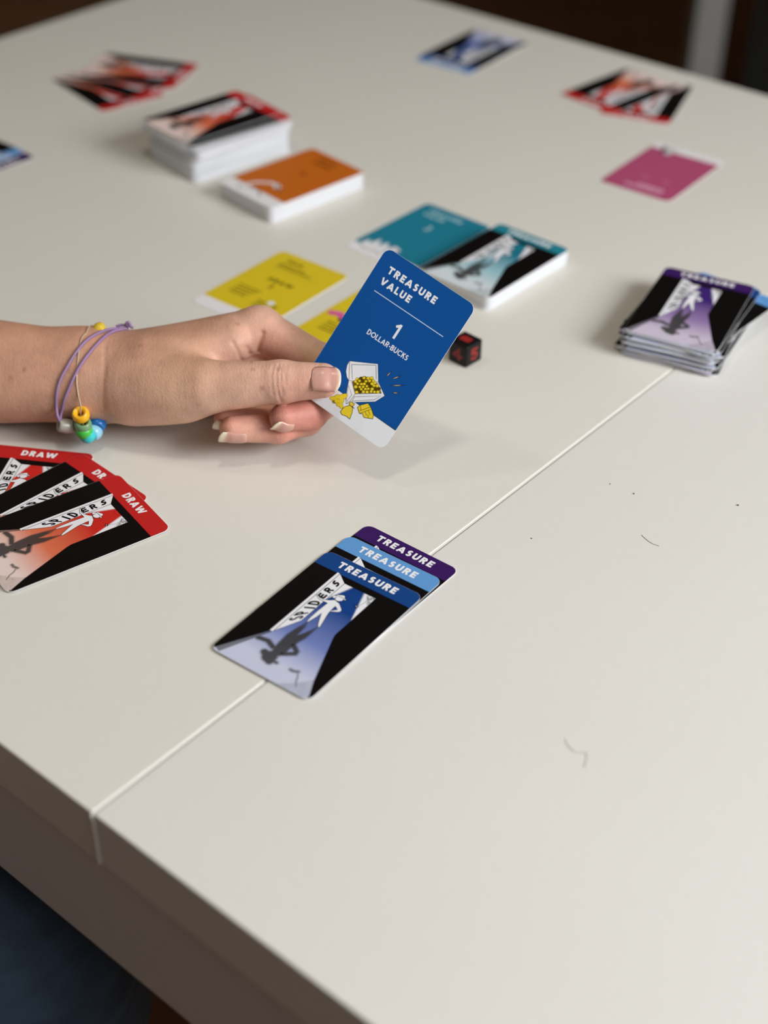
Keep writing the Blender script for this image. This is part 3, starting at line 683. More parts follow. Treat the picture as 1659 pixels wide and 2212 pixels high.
# --- decks: every card is a card of its own
def deck(name, cx, cy, th, n, pitch, jit, jrot, label, group, top_label, top_meshes, top_tree, under=None, drift=(0, 0), seed=1, path=None):
    r = random.Random(seed)
    for i in range(n):
        t = i / max(1, n - 1); z = .32 + i * pitch
        px, py, pr = path(t, i) if path else (0, 0, 0)
        x = cx + drift[0] * t + r.gauss(0, jit) + px; y = cy + drift[1] * t + r.gauss(0, jit) + py; a = th + r.gauss(0, jrot) + pr
        if i == n - 1: card(name, cx + drift[0] + px, cy + drift[1] + py, th + pr, z, top_label, group, top_meshes, top_tree)
        else:
            u = under(i) if under else None
            card(name, x, y, a, z, label, group, u, TREE)
RC = corr('red', 'DRAW'); PG = {'printed_ground': RC['printed_ground'], 'header_band': RC['header_band']}
def red_path(t, i):
    if t < .62: return (.6 * math.sin(i * 1.3), .4 * math.cos(i), 0)
    b = 1 if t < .80 else 2 if t < .93 else 3
    if i in (62, 63, 64): return (2.5, -4.5, -2.0)
    if i == 65: return (-4.5, 1.0, .6)
    return ((-1, 2.6, -5.5, -6.2)[b] + .5 * math.sin(i * 1.9), (0, -1.2, 1.6, 1.2)[b] + .5 * math.cos(i * 1.7), (0, 1.2, -1.5, .6)[b])
deck('draw_card', -126, 1031, -48, 66, .46, .35, .5, 'white edged card in the tall red draw deck beneath its top card', 'cards of the tall red draw deck', 'red draw card on top of the tall deck at the far left', RC, TREE, lambda i: PG if i > 61 else None, seed=2, path=red_path)
def draw_orange(k):
    c = lin(96, 52, 14)
    text(k, 'DRAW', -2, 33.5, 4.0, .24, 3, c, width=17); dashes(k, -9, 9, 28.6, 2.4, c, seed=51, gap=.4); text(k, '1', 1, 8, 4.0, .24, 3, c); dashes(k, -1, 3, 8.5, 2.0, c, seed=52)
om = plain_value(lin(192, 102, 30), -31.5, draw_orange)
k_ = Ink()
k_.stroke([(-14, -33), (-10, -24), (-3, -17.5), (4, -16.5)], 3.0, 4, (.74, .72, .74), caps=True); k_.ell(5.5, -18.5, 3.2, 2.6, 4.4, (.74, .72, .74)); k_.stroke([(4, -17), (9, -21), (12, -20)], 1.4, 5, (.06, .04, .03), caps=True); k_.stroke([(-8, -35), (-2, -31), (4, -33), (9, -38)], .9, 5, (.1, .09, .09)); k_.stroke([(-16, -36), (-12, -39), (-9, -36)], .8, 5, (.1, .09, .09))
om['drawing'] = k_.mesh('white_drawing')
deck('discard_card', -68.5, 968.5, -46.3, 26, .46, .25, .35, 'white edged card in the orange topped deck beneath its top card', 'cards of the orange topped deck', 'orange card on top of the low deck in front of the red deck', om, PTREE, seed=4)
deck('treasure_card', 69.8, 852.8, -40.2, 21, .46, .3, .3, 'white edged card in the teal topped deck beneath its top card', 'cards of the teal topped deck', 'teal and black treasure card on top of the low deck behind the held card', corr('teal', 'TREASURE'), TREE, seed=5)
_pr = random.Random(11)
def purp_path(t, i):
    return (_pr.uniform(-1.5, 2.5) + (7 if i in (30, 31) else 0), _pr.uniform(-2.5, 1.5), _pr.uniform(-5, 3.5) + (-12 if i in (30, 31) else 0)) if i < 36 else (0, 0, 0)
def purp_under(i):
    q = ('violet', 'sky', 'navy')[i % 3]; q = 'sky' if i in (30, 31, 33) else q
    m = corr(q, 'TREASURE'); return {k_: m[k_] for k_ in ('printed_ground', 'header_band', 'corridor')}
deck('treasure_card', 184.5, 780.0, -25.5, 37, .46, .2, .2, 'loose treasure card in the untidy purple topped pile beneath its top card', 'cards of the untidy treasure pile', 'purple treasure card on top of the untidy pile at the right', corr('violet', 'TREASURE'), TREE, purp_under, seed=6, path=purp_path)

# ------------------------------------------------------------------ the die
M_DIE = plain('black_die', (.006, .006, .0065), .32, .22)
M_DIERED = plain('red_die_paint', lin(150, 36, 34), .5, .4)
die = empty('die', wp(46.8, 743.6, 0), math.radians(46.6))
tag(die, 'small black die with red symbols, right of the held blue card', 'die')
S = .0142
me = box_mesh('die_body', -S / 2, S / 2, -S / 2, S / 2, .00002, S, .0013, 4); me.polygons.foreach_set('use_smooth', [True] * len(me.polygons)); link('die_body', me, die, M_DIE)
def die_mark(name, strokes, w, M):
    k = Ink()
    for s_ in strokes: k.stroke(s_, w, 0, (1, 1, 1), caps=True)
    me = mesh(name, k.v, k.f); me.materials.append(M_DIERED); o = link(name, me, die); o.matrix_local = M
def face_m(right, up, n, off): 
    m = Matrix((right, up, n)).transposed().to_4x4(); m.translation = Vector((0, 0, S / 2)) + Vector(n) * (S / 2 + off); return m
X, Y, Zv = Vector((1, 0, 0)), Vector((0, 1, 0)), Vector((0, 0, 1))
die_mark('die_symbol', [[(1.2, -3.4), (1.2, 3.2), (-3.0, -1.2), (3.0, -1.2)]], 1.7, face_m(-Y, Zv, -X, .00003))
die_mark('die_symbol', [[(2.4, 3.2), (-1.8, 3.2), (-2.0, .5), (.6, .9), (2.3, -.9), (.8, -3.0), (-2.2, -2.6)]], 1.6, face_m(X, Zv, -Y, .00003))
die_mark('die_symbol', [[(-1.2, -2.6), (-1.2, 2.6)], [(1.6, -2.6), (1.6, 2.6)], [(0, -2.8), (0, 2.8)]], 2.4, face_m(X, Y, Zv, .00003))

# ------------------------------------------------------------------ stray hairs on the table
M_HAIR = plain('dark_hair', (.05, .04, .035), .6, .3)
M_HAIR2 = plain('grey_hair', (.34, .32, .29), .6, .3)
def hair(pts, r, label, mat=M_HAIR):
    o = link('stray_hair', tube_mesh('stray_hair', [wp(x, y, r + .05) for x, y in [tuple(p)[:2] for p in catmull([(a, b, 0) for a, b in pts])]], r * .001, 5), None, mat); tag(o, label, 'hair', 'stray hairs on the table top')
hair([(130.0, 577.5), (131.6, 574.6), (133.2, 572.2), (135.2, 570.2), (137.6, 569.0)], .09, 'short straight dark hair lying on the right table panel')
hair([(78.6, 436.5), (79.6, 432.4), (82.2, 428.8), (85.4, 428.4), (86.8, 428.2), (86.6, 424.5), (85.3, 420.0)], .10, 'curled grey hair lying low on the right table panel', M_HAIR2)
M_CRUMB = plain('dark_crumb', (.09, .06, .05), .8, .2)
for (x, y, r, lab) in ((130.6, 612.3, .55, 'dark crumb on the table nearest the short hair'), (183.4, 603.5, .6, 'dark crumb on the table at the right picture edge'), (119.1, 620.6, .4, 'tiny dark crumb on the table close to the seam')):
    bm = bmesh.new(); bmesh.ops.create_icosphere(bm, subdivisions=1, radius=r * .001)
    for v in bm.verts: v.co *= random.uniform(.75, 1.15); v.co.z *= .6
    me = bpy.data.meshes.new('crumb'); bm.to_mesh(me); bm.free(); o = link('crumb', me, None, M_CRUMB); o.location = wp(x, y, r * .5); tag(o, lab, 'crumb', 'crumbs on the table top')

# ------------------------------------------------------------------ the hand: one continuous surface
V3 = lambda *a: np.array(a, np.float32)
J = dict(fa1=(-297.7, 690.5, 36.0), fa1b=(-167.4, 678.6, 33.2), fa2=(-295.6, 675.2, 20.3), fa2b=(-163.7, 666.1, 26.5),
 th0=(-133.8, 659.7, 29.0), th1=(-94.3, 646.7, 40.6), th2=(-54.4, 641.8, 47.5), th3=(-32.7, 639.9, 49.9),
 m1a=(-160.7, 680.8, 29.3), i0=(-69.6, 693.0, 48.4), i1=(-35.6, 675.7, 39.0), i2=(-20.1, 660.1, 38.4), i3=(-22.2, 649.0, 36.2),
 m2a=(-162.0, 685.5, 25.5), d0=(-67.8, 701.8, 32.0), d1=(-32.2, 666.0, 21.5), d2=(-39.5, 647.0, 24.6), d3=(-53.5, 636.4, 28.9),
 m3a=(-159.4, 683.2, 22.5), g0=(-73.6, 692.6, 24.9), g1=(-42.7, 656.8, 14.4), g2=(-56.6, 642.1, 18.2), g3=(-80.4, 636.6, 21.0),
 m4a=(-156.4, 678.9, 20.2), p0=(-83.8, 686.3, 16.6), p1=(-59.6, 660.1, 10.5), p2=(-69.9, 653.1, 14.4), p3=(-85.8, 650.7, 17.9),
 pa=(-134.6, 676.4, 31.7), pb=(-102.5, 683.2, 32.4), ta=(-137.8, 665.0, 29.0), tb=(-106.9, 654.1, 33.9), wa=(-125.6, 670.3, 38.5), wb=(-83.6, 679.7, 47.4),
 el=(-430, 700, 40), sh=(-570, 692, 285))
J = {k: V3(*v) for k, v in J.items()}
def cone(P, a, b, ra, rb):
    a = J[a] if isinstance(a, str) else a; b = J[b] if isinstance(b, str) else b
    d = b - a; t = np.clip(((P - a) @ d) / float(d @ d), 0, 1)
    q = P - a - t[..., None] * d
    return np.sqrt((q * q).sum(-1)) - (ra + (rb - ra) * t)
def smin(a, b, k):
    h = np.clip(k - np.abs(a - b), 0, None) / k
    return np.minimum(a, b) - h * h * k * .25
def chain(P, js, rs, k=2.0):
    d = cone(P, js[0], js[1], rs[0], rs[1])
    for i in range(1, len(js) - 1): d = smin(d, cone(P, js[i], js[i + 1], rs[i], rs[i + 1]), k)
    return d
CR_, CU_, CF_ = (np.array(v, np.float32) for v in (CAM_R, CAM_U, CAM_F))    # three directions used to place folds on the side of the hand we face
def gauss(x, s): return np.exp(-(x / s) ** 2)
def fold(P, pts, depth, w):          # a crease running along a polyline on the near side of the hand
    q = [V3(*p) for p in pts]; d = None; A = np.stack([CR_, CU_], 1); P2 = P @ A; Q = [p @ A for p in q]
    for a, b in zip(Q[:-1], Q[1:]):
        e = b - a; t = np.clip(((P2 - a) @ e) / float(e @ e), 0, 1); r = P2 - a - t[..., None] * e; e2 = (r * r).sum(-1); d = e2 if d is None else np.minimum(d, e2)
    return depth * np.exp(-d / (w * w)) * (np.abs((P - q[0]) @ CF_) < 14)

FOLDS = [
 ([(-57.6, 638.3, 60.0), (-58.5, 635.7, 56.6), (-58.2, 632.2, 52.1), (-57.4, 629.0, 48.0)], .35, .9),
 ([(-55.2, 638.3, 60.1), (-56.1, 635.7, 56.7), (-55.8, 632.2, 52.2), (-55.0, 629.0, 48.0), (-53.8, 627.3, 45.8)], .55, .9),
 ([(-53.0, 638.3, 60.1), (-53.9, 635.7, 56.7), (-53.6, 632.2, 52.2), (-52.8, 629.1, 48.0)], .45, .8),
 ([(-50.9, 638.3, 60.1), (-51.7, 635.7, 56.7), (-51.4, 632.2, 52.2)], .3, .8),
 ([(-96.6, 651.3, 61.4), (-89.9, 649.9, 59.6), (-80.2, 648.5, 57.8), (-70.6, 647.7, 56.8)], .7, 1.3),
 ([(-74.9, 670.2, 51.5), (-73.8, 667.7, 48.2), (-72.3, 665.7, 45.7)], .9, 1.4),
 ([(-66.8, 675.2, 57.7), (-69.0, 670.7, 52.2), (-69.6, 666.2, 46.3)], 1.3, 1.6),
 ([(-82.0, 672.0, 53.0), (-79.5, 668.7, 49.2), (-78.0, 665.7, 45.7)], .5, 1.2),
 ([(-150.0, 664.9, 54.4), (-148.4, 658.2, 45.7), (-148.7, 650.7, 36.0), (-149.1, 644.7, 28.2)], .3, 1.4)]
def hand_sdf(P):
    arm = smin(cone(P, 'fa1', 'fa1b', 26.0, 18.3), cone(P, 'fa2', 'fa2b', 23, 18.0), 10)
    arm = smin(arm, cone(P, 'el', V3(-296.6, 682, 27), 33, 26), 25)
    arm = smin(arm, cone(P, 'el', 'sh', 33, 42), 14)
    palm = cone(P, 'm1a', 'i0', 15.5, 12.3)
    palm = smin(palm, cone(P, 'm2a', 'd0', 16, 12.0), 8)
    palm = smin(palm, cone(P, 'm3a', 'g0', 15.5, 11.5), 8)
    palm = smin(palm, cone(P, 'm4a', 'p0', 15, 10.5), 8)
    palm = smin(palm, cone(P, 'pa', 'pb', 19, 17), 8)
    palm = smin(palm, cone(P, 'ta', 'tb', 19, 15.5), 10)
    web = cone(P, 'wa', 'wb', 15, 9.5)
    palm = smin(palm, web, 9)
    d = smin(arm, palm, 20)
    # thumb: big ball of the thumb, then two free bones
    th = chain(P, ['th0', 'th1', 'th2', 'th3'], [17.5, 13.9, 10.9, 9.1], 3.5)
    kth = 2.0 + 15 * gauss(np.sqrt(((P - V3(-115, 652, 38)) ** 2).sum(-1)), 34)
    d = smin(d, th, kth)
    for js, rs in ((['i0', 'i1', 'i2', 'i3'], [12.3, 10.0, 8.8, 7.6]), (['d0', 'd1', 'd2', 'd3'], [12, 9.4, 8.6, 7.4]), (['g0', 'g1', 'g2', 'g3'], [11.5, 8.8, 8.0, 7.0]), (['p0', 'p1', 'p2', 'p3'], [10.5, 7.6, 7.0, 6.2])):
        f = chain(P, js, rs, 2.5)
        kk = 1.0 + 8 * gauss(np.sqrt(((P - J[js[0]]) ** 2).sum(-1)), 16)
        d = smin(d, f, kk)
    for pts, dep, w in FOLDS: d = d + fold(P, pts, dep, w)
    return d

def surface(fn, lo, hi, h):
    """naive surface nets on a grid, evaluated only in blocks near the surface"""
    lo = np.array(lo, np.float32); n = np.ceil((np.array(hi) - lo) / h).astype(int) + 1
    ax = [lo[i] + h * np.arange(n[i], dtype=np.float32) for i in range(3)]
    B = 8; nb = -(-n // B); n = nb * B; ax = [lo[i] + h * np.arange(n[i], dtype=np.float32) for i in range(3)]
    cen = np.stack(np.meshgrid(*[a.reshape(-1, B).mean(1) for a in ax], indexing='ij'), -1); fc = fn(cen)
    F = np.repeat(np.repeat(np.repeat(np.sign(fc) * 50, B, 0), B, 1), B, 2).astype(np.float32)
    blk = np.argwhere(np.abs(fc) < B * h * 1.25 + 2.5); off = np.stack(np.meshgrid(*[np.arange(B)] * 3, indexing='ij'), -1).reshape(-1, 3)
    for i0 in range(0, len(blk), 1500):
        id_ = (blk[i0:i0 + 1500, None] * B + off).reshape(-1, 3)
        F[tuple(id_.T)] = fn(lo + h * id_.astype(np.float32))
    S_ = F < 0
    c = [(0, 0, 0), (1, 0, 0), (0, 1, 0), (1, 1, 0), (0, 0, 1), (1, 0, 1), (0, 1, 1), (1, 1, 1)]
    sl = lambda A, o: A[o[0]:n[0] - 1 + o[0], o[1]:n[1] - 1 + o[1], o[2]:n[2] - 1 + o[2]]
    cnt = sum(sl(S_, o).astype(np.int8) for o in c)
    act = np.argwhere((cnt > 0) & (cnt < 8)); idx = -np.ones(n - 1, np.int32); idx[tuple(act.T)] = np.arange(len(act))
    acc = np.zeros((len(act), 3)); num = np.zeros(len(act))
    for a in range(8):
        for b in range(a + 1, 8):
            oa, ob = np.array(c[a]), np.array(c[b])
            if np.abs(oa - ob).sum() != 1: continue
            fa = F[tuple((act + oa).T)]; fb = F[tuple((act + ob).T)]; m = (fa < 0) != (fb < 0)
            t = np.where(m, fa / np.where(m, fa - fb, 1), 0)[:, None]
            acc += np.where(m[:, None], oa + t * (ob - oa), 0); num += m
    V = lo + h * (act + acc / num[:, None])
    quads = []
    for axd in range(3):
        u, v = [(1, 2), (2, 0), (0, 1)][axd]
        A = [slice(None)] * 3; B = [slice(None)] * 3; A[axd] = slice(0, -1); B[axd] = slice(1, None)
        cr = np.argwhere(S_[tuple(A)] != S_[tuple(B)])
        ok = (cr[:, u] > 0) & (cr[:, v] > 0) & (cr[:, u] < n[u] - 1) & (cr[:, v] < n[v] - 1); cr = cr[ok]
        eu = np.zeros(3, int); eu[u] = 1; ev = np.zeros(3, int); ev[v] = 1
        q = np.stack([idx[tuple((cr - eu - ev).T)], idx[tuple((cr - ev).T)], idx[tuple(cr.T)], idx[tuple((cr - eu).T)]], 1)
        s = S_[tuple(cr.T)]
        q[~s] = q[~s][:, ::-1]; quads.append(q)
    Q = np.concatenate(quads)
    return V.astype(np.float32), Q

def grad(fn, P, e=.3):
    g = np.stack([fn(P + V3(e, 0, 0)) - fn(P - V3(e, 0, 0)), fn(P + V3(0, e, 0)) - fn(P - V3(0, e, 0)), fn(P + V3(0, 0, e)) - fn(P - V3(0, 0, e))], -1)
    return g / np.maximum(1e-6, np.linalg.norm(g, axis=-1, keepdims=True))

def np_mesh(name, V, Q, origin):
    me = bpy.data.meshes.new(name); me.vertices.add(len(V)); me.vertices.foreach_set('co', ((V - np.array(origin, np.float32)) * .001).astype(np.float32).ravel())
    me.loops.add(Q.size); me.loops.foreach_set('vertex_index', Q.ravel().astype(np.int32))
    me.polygons.add(len(Q)); me.polygons.foreach_set('loop_start', np.arange(0, Q.size, 4, dtype=np.int32))
    me.polygons.foreach_set('use_smooth', np.ones(len(Q), bool)); me.update(); me.validate(); return me

person = empty('person', wp(-300, 560, -740))
tag(person, 'person in dark blue jeans reaching in from the left, holding up the bright blue card', 'person')
POR = (-300, 560, -740)
HV, HQ = surface(hand_sdf, (-560, 590, -6), (4, 752, 235), .78)
for _ in range(1):
    f_ = hand_sdf(HV); HV = HV - (np.clip(f_, -.6, .6)[:, None] * grad(hand_sdf, HV)).astype(np.float32)
me = np_mesh('arm_and_hand', HV, HQ, POR)

def skin_colour(P):
    base = np.array(lin(226, 182, 160)); tan_shade = np.array(lin(192, 142, 115)); pink = np.array(lin(206, 128, 112)); pale = np.array(lin(228, 190, 150)); red = np.array(lin(186, 92, 84))
    c = np.tile(base, (len(P), 1))
    def mixin(col, w): 
        nonlocal c
        w = np.clip(w, 0, 1)[:, None]; c = c * (1 - w) + col * w
    dist = lambda p: np.sqrt(((P - V3(*p)) ** 2).sum(-1))
    mixin(tan_shade, .75 * np.clip((-110 - P[:, 0]) / 70, 0, 1))
    mixin(tan_shade, .75 * np.clip((P[:, 2] - 40) / 16, 0, 1) * np.clip((-60 - P[:, 0]) / 40, 0, 1))  # upper side darkens with height: tan, plus shade painted into the tint
    for j, r, w in (('d2', 14, .95), ('d3', 12, .75), ('g2', 12, .7), ('g3', 11, .75), ('p3', 9, .8), ('d1', 14, .7)): mixin(red if j[0] == 'd' else pink, w * gauss(dist(J[j]), r))
    mixin(pink, .45 * gauss(dist((-58, 672, 50)), 16)); mixin(pink, .35 * gauss(dist((-45, 634, 48)), 14)); mixin(pink, .4 * gauss(dist((-28, 633, 47)), 10))
    mixin(pale, .7 * gauss(dist((-38, 668, 46)), 11)); mixin(pale, .35 * gauss(dist((-110, 640, 40)), 22))  # pale patch by the index finger is a highlight painted into the tint
    return c
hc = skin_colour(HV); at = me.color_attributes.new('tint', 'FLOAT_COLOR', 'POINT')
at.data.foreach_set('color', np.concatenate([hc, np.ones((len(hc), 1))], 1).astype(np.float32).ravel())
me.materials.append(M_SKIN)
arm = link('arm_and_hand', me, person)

def march(P, D, fn=hand_sdf, n=60):
    P = np.array(P, np.float32).copy(); D = np.array(D, np.float32); t = np.zeros(len(P), np.float32)
    for _ in range(n): t += np.clip(fn(P + t[:, None] * D), -3, 12) * .8
    return P + t[:, None] * D

# fingernails: thin curved plates laid on the fingertips
def nail_mat():
    m, nt, b = nodes('fingernail')
    a = nt.nodes.new('ShaderNodeAttribute'); a.attribute_name = 'tint'
    nt.links.new(a.outputs['Color'], b.inputs['Base Color']); b.inputs['Roughness'].default_value = .28; b.inputs['Specular IOR Level'].default_value = .5
    b.inputs['Subsurface Weight'].default_value = .1; b.inputs['Subsurface Scale'].default_value = .002
    tc = nt.nodes.new('ShaderNodeTexCoord'); return m
M_NAIL = nail_mat()
def nail(name, base, tip, out, width, free, label, lift=.25, bow=.0):
    """base/tip: centre of the root and of the free edge (mm); out: the way the nail faces"""
    base = V3(*base); tip = V3(*tip); out = V3(*out); out /= np.linalg.norm(out)
    ax = tip - base; L = float(np.linalg.norm(ax)); ax /= L; side = np.cross(ax, out); side /= np.linalg.norm(side)
    nu, nv = 14, 11; pts = []; tt = []
    for i in range(nu + 1):
        s = i / nu
        for j in range(nv):
            q = (j / (nv - 1) - .5) * 2
            r0 = s * L
            root = 1.1 * q * q if s < .3 else 0               # rounded root
            end = -.9 * q * q * abs(q) * (s > .7) * width * .25
            w = width / 2 * (1 - .10 * (1 - s) ** 2)
            pts.append(base + ax * (r0 + root * (1 - s / .3) * (s < .3) + end * (s - .7) / .3) + side * q * w + out * 12); tt.append((s, q))
    pts = np.array(pts, np.float32); tt = np.array(tt)
    hit = march(pts, np.tile(-out, (len(pts), 1)))
    # the nail is stiff: keep its own gentle arch where the flesh curves away
    depth = ((hit - base) @ out); row = depth.reshape(nu + 1, nv).copy(); mid = row[:, nv // 2].copy(); qq = np.linspace(-1, 1, nv); mid = np.maximum(mid, mid[: int(nu * .6)].min() - 1.5); row = np.maximum(row, mid[:, None] - .34 * width / 2 * qq[None] ** 2)
    fit = np.polyfit(np.linspace(0, 1, nu + 1)[: int(nu * .75)], mid[: int(nu * .75)], 1)
    Z = np.empty_like(row)
    for i in range(nu + 1):
        s = i / nu
        for j in range(nv):
            q = (j / (nv - 1) - .5) * 2
            i7 = int(nu * .68); lf = lift if s > .14 else -.38 + (lift + .38) * (s / .14) ** .6
            Z[i, j] = (row[i, j] if i <= i7 else row[i7, j] + fit[0] * (s - i7 / nu) * .6 - bow * (s - .68) ** 2 * 6) + lf - .3 * max(0, abs(q) - .8) / .2 * (s < 1 - free)
    P = hit + ((Z.ravel() - depth)[:, None] * out)
    fs = [(i * nv + j, i * nv + j + 1, (i + 1) * nv + j + 1, (i + 1) * nv + j) for i in range(nu) for j in range(nv - 1)]
    me = mesh(name, [(p - np.array(POR)) * .001 for p in P], fs, True)
    n0 = np.cross(P[1] - P[0], P[nv] - P[0])
    if n0 @ out < 0: me.flip_normals()
    col = []
    pk = np.array(lin(208, 156, 142)); wt = np.array(lin(228, 214, 192)); mo = np.array(lin(212, 168, 152))
    for s, q in tt:
        c = mo * (1 - min(1, s / .2)) + pk * min(1, s / .2); w = np.clip((s - (1 - free) + .04 * q * q) / .05, 0, 1); c = c * (1 - w) + wt * w; col += [*c, 1]
    at = me.color_attributes.new('tint', 'FLOAT_COLOR', 'POINT'); at.data.foreach_set('color', col); me.materials.append(M_NAIL)
    o = link(name, me, arm); md = o.modifiers.new('thickness', 'SOLIDIFY'); md.thickness = .0003; md.offset = 1
    if label: o['label'] = label
    return o
toc = -CF_
nail('fingernail', (-38.6, 633.2, 55.9), (-22.9, 632.2, 57.9), tuple(toc + .38 * CU_), 13.2, .10, 'thumbnail with a pale free edge', bow=.5, lift=.12)
def finger_nail(tip, dip, out, width, back, fwd, free, label):
    a = J[tip] - J[dip]; a = a / np.linalg.norm(a)
    nail('fingernail', tuple(J[tip] - a * back), tuple(J[tip] + a * fwd), out, width, free, label, lift=.2)
finger_nail('g3', 'g2', tuple(.50 * toc - .87 * CU_), 9.6, 8.0, 7.4, .24, 'ring finger nail with a white free edge')
finger_nail('d3', 'd2', tuple(.42 * toc - .91 * CU_), 9.6, 6.0, 7.2, .22, 'middle finger nail seen edge on')
finger_nail('p3', 'p2', tuple(.55 * toc - .83 * CU_), 7.8, 6.0, 6.6, .28, 'little finger nail, half hidden by the ring finger')

# ------------------------------------------------------------------ bracelets
def settle(f):                       # bring points that slid past the outline back onto the skin
    for _ in range(12): f = f - hand_sdf(f)[:, None] * grad(hand_sdf, f)
    return f.astype(np.float32)
def on_wrist(front, direction, lift, extra=None):
    """lay a cord on the wrist: march the visible points onto the skin, then close the loop round the far side"""
    f = settle(march(front, np.tile(V3(*direction), (len(front), 1)), n=14)); f = f + grad(hand_sdf, f) * lift
    A, Bp = f[0], f[-1]; c0 = np.array([0, 672.5, 31.0]); back = []
    aA = math.atan2(A[2] - c0[2], A[1] - c0[1]); aB = math.atan2(Bp[2] - c0[2], Bp[1] - c0[1])
    while aB > aA: aB -= 2 * math.pi
    n = 22
    for i in range(1, n):
        t = i / n; a = aA + (aB - aA) * t; x = A[0] + (Bp[0] - A[0]) * t
        back.append((x, c0[1] + 60 * math.cos(a), c0[2] + 60 * math.sin(a)))
    back = np.array(back, np.float32); cen = np.stack([back[:, 0], np.full(len(back), c0[1]), np.full(len(back), c0[2])], 1); D = cen - back; D /= np.linalg.norm(D, axis=1, keepdims=True)
    bk = march(back, D); bk = bk + grad(hand_sdf, bk) * lift
    return list(f), list(bk)
VD = (-.2052, .8287, -.5208)
cordA = [(-129.7, 643.5, 79.2), (-137.6, 643.1, 78.7), (-144.3, 641.6, 76.7), (-151.4, 639.0, 73.3), (-157.2, 634.9, 67.9), (-161.9, 630.0, 61.6), (-165.4, 625.9, 56.2), (-167.1, 621.5, 50.5), (-167.2, 617.4, 45.2)]
cordB = [(-131.7, 643.2, 78.7), (-137.6, 642.0, 77.2), (-143.5, 639.3, 73.7), (-149.3, 635.4, 68.6), (-154.0, 631.5, 63.5), (-157.5, 627.6, 58.5), (-160.2, 624.0, 53.7), (-162.9, 619.8, 48.4), (-164.4, 616.0, 43.3)]
thread = [(-151.9, 641.4, 76.6), (-154.6, 639.2, 73.7), (-156.0, 633.9, 66.7), (-156.7, 626.4, 56.9), (-155.8, 621.6, 50.6)]
M_CORD = plain('lilac_cord', lin(152, 122, 166), .55, .4, .12, 900); M_ELASTIC = plain('clear_elastic', lin(196, 176, 150), .25, .5)
def bead_mesh(name, ro, ri, hh, n=22, m=9):
    vs, fs = [], []; prof = [(ri, -hh * .62)] + [(ri + (ro - ri) * (.55 + .45 * math.cos(a)) if True else 0, hh * math.sin(a)) for a in [(-math.pi / 2) + math.pi * i / (m - 1) for i in range(m)]] + [(ri, hh * .62)]
    for r, z in prof:
        for k in range(n): vs.append((r * math.cos(2 * math.pi * k / n) * .001, r * math.sin(2 * math.pi * k / n) * .001, z * .001))
    L = len(prof)
    for i in range(L):
        j = (i + 1) % L
        for k in range(n): fs.append((i * n + k, i * n + (k + 1) % n, j * n + (k + 1) % n, j * n + k))
    return mesh(name, vs, fs, True)
def place_bead(name, me, mat, p, axis, parent, label=None):
    o = bpy.data.objects.new(name, me.copy()); COL.objects.link(o); o.data.materials.append(mat)
    o.matrix_world = Matrix.Translation(wp(*p)) @ Vector(axis).to_track_quat('Z', 'Y').to_matrix().to_4x4()
    o.parent = parent; o.matrix_parent_inverse = Matrix.Identity(4)
    o.matrix_local = parent.matrix_basis.inverted() @ o.matrix_basis
    if label: o['label'] = label
    return o
def rel(pts, root): return [wp(*p) - root.location for p in pts]
br = empty('cord_bracelet', wp(-160, 655, 20)); tag(br, 'lilac double cord bracelet with a silver bead round the wrist', 'bracelet')
sil = V3(-170.4, 645.2, 15.7)
for cd in (cordA, cordB):
    f, bk = on_wrist(cd, VD, .75); end = [tuple(f[-1] * .45 + sil * .55 + V3(-1.5, -2.0, 1.5)), tuple(sil + V3(-1.5, -.5, 1))]
    loop = [tuple(p) for p in f] + end + [tuple(sil + V3(3, 6, -1))] + [tuple(p) for p in bk[::-1][1:]]
    link('cord', tube_mesh('cord', rel([tuple(p) for p in catmull(loop + loop[:1], 4)], br), .00078, 8), br, M_CORD)
BEAD = bead_mesh('pony_bead', 4.7, 1.75, 2.9)
M_SILV = plain('silver_bead', (.42, .40, .35), .35, .5, metal=.15)
place_bead('silver_bead', bead_mesh('silver_bead', 4.0, 1.5, 4.6), M_SILV, sil, (-.85, -.35, .35), br, 'small silver barrel bead')
top = settle(march([cordA[0]], [VD], n=14))[0]
kn = [tuple(top + V3(*d)) for d in ((-6, 1.0, 1.6), (-3, 1.2, 2.4), (0, .6, 2.2), (1.8, 0, 3.4), (.8, .4, 4.6), (-.4, .4, 3.4), (1.4, .2, 2.4), (3.4, -.4, 1.6))]
link('knot', tube_mesh('knot', rel([tuple(p) for p in catmull(kn, 5)], br), .0008, 7), br, M_CORD)

bb = empty('beaded_bracelet', wp(-158, 655, 12)); tag(bb, 'clear elastic bracelet with yellow, green and blue plastic beads round the wrist', 'bracelet')
beads = [(-161.5, 643.9, 23.8), (-160.8, 643.1, 17.9), (-160.7, 642.8, 14.3), (-159.3, 643.6, 11.2), (-156.4, 646.6, 11.2), (-154.6, 649.6, 14.2)]
f, bk = on_wrist(thread, VD, .35)
loop = [tuple(p) for p in f] + [(-161.0, 644.0, 30)] + beads + [(-157.0, 660, 10.0)] + [tuple(p) for p in bk[::-1][2:]]
link('elastic_thread', tube_mesh('elastic_thread', rel([tuple(p) for p in catmull(loop + loop[:1], 4)], bb), .0004, 6), bb, M_ELASTIC)
def bmat(n, c, sub=.0): 
    m = plain(n, c, .22, .5); b = m.node_tree.nodes['Principled BSDF']; b.inputs['Subsurface Weight'].default_value = sub; b.inputs['Subsurface Scale'].default_value = .003; return m
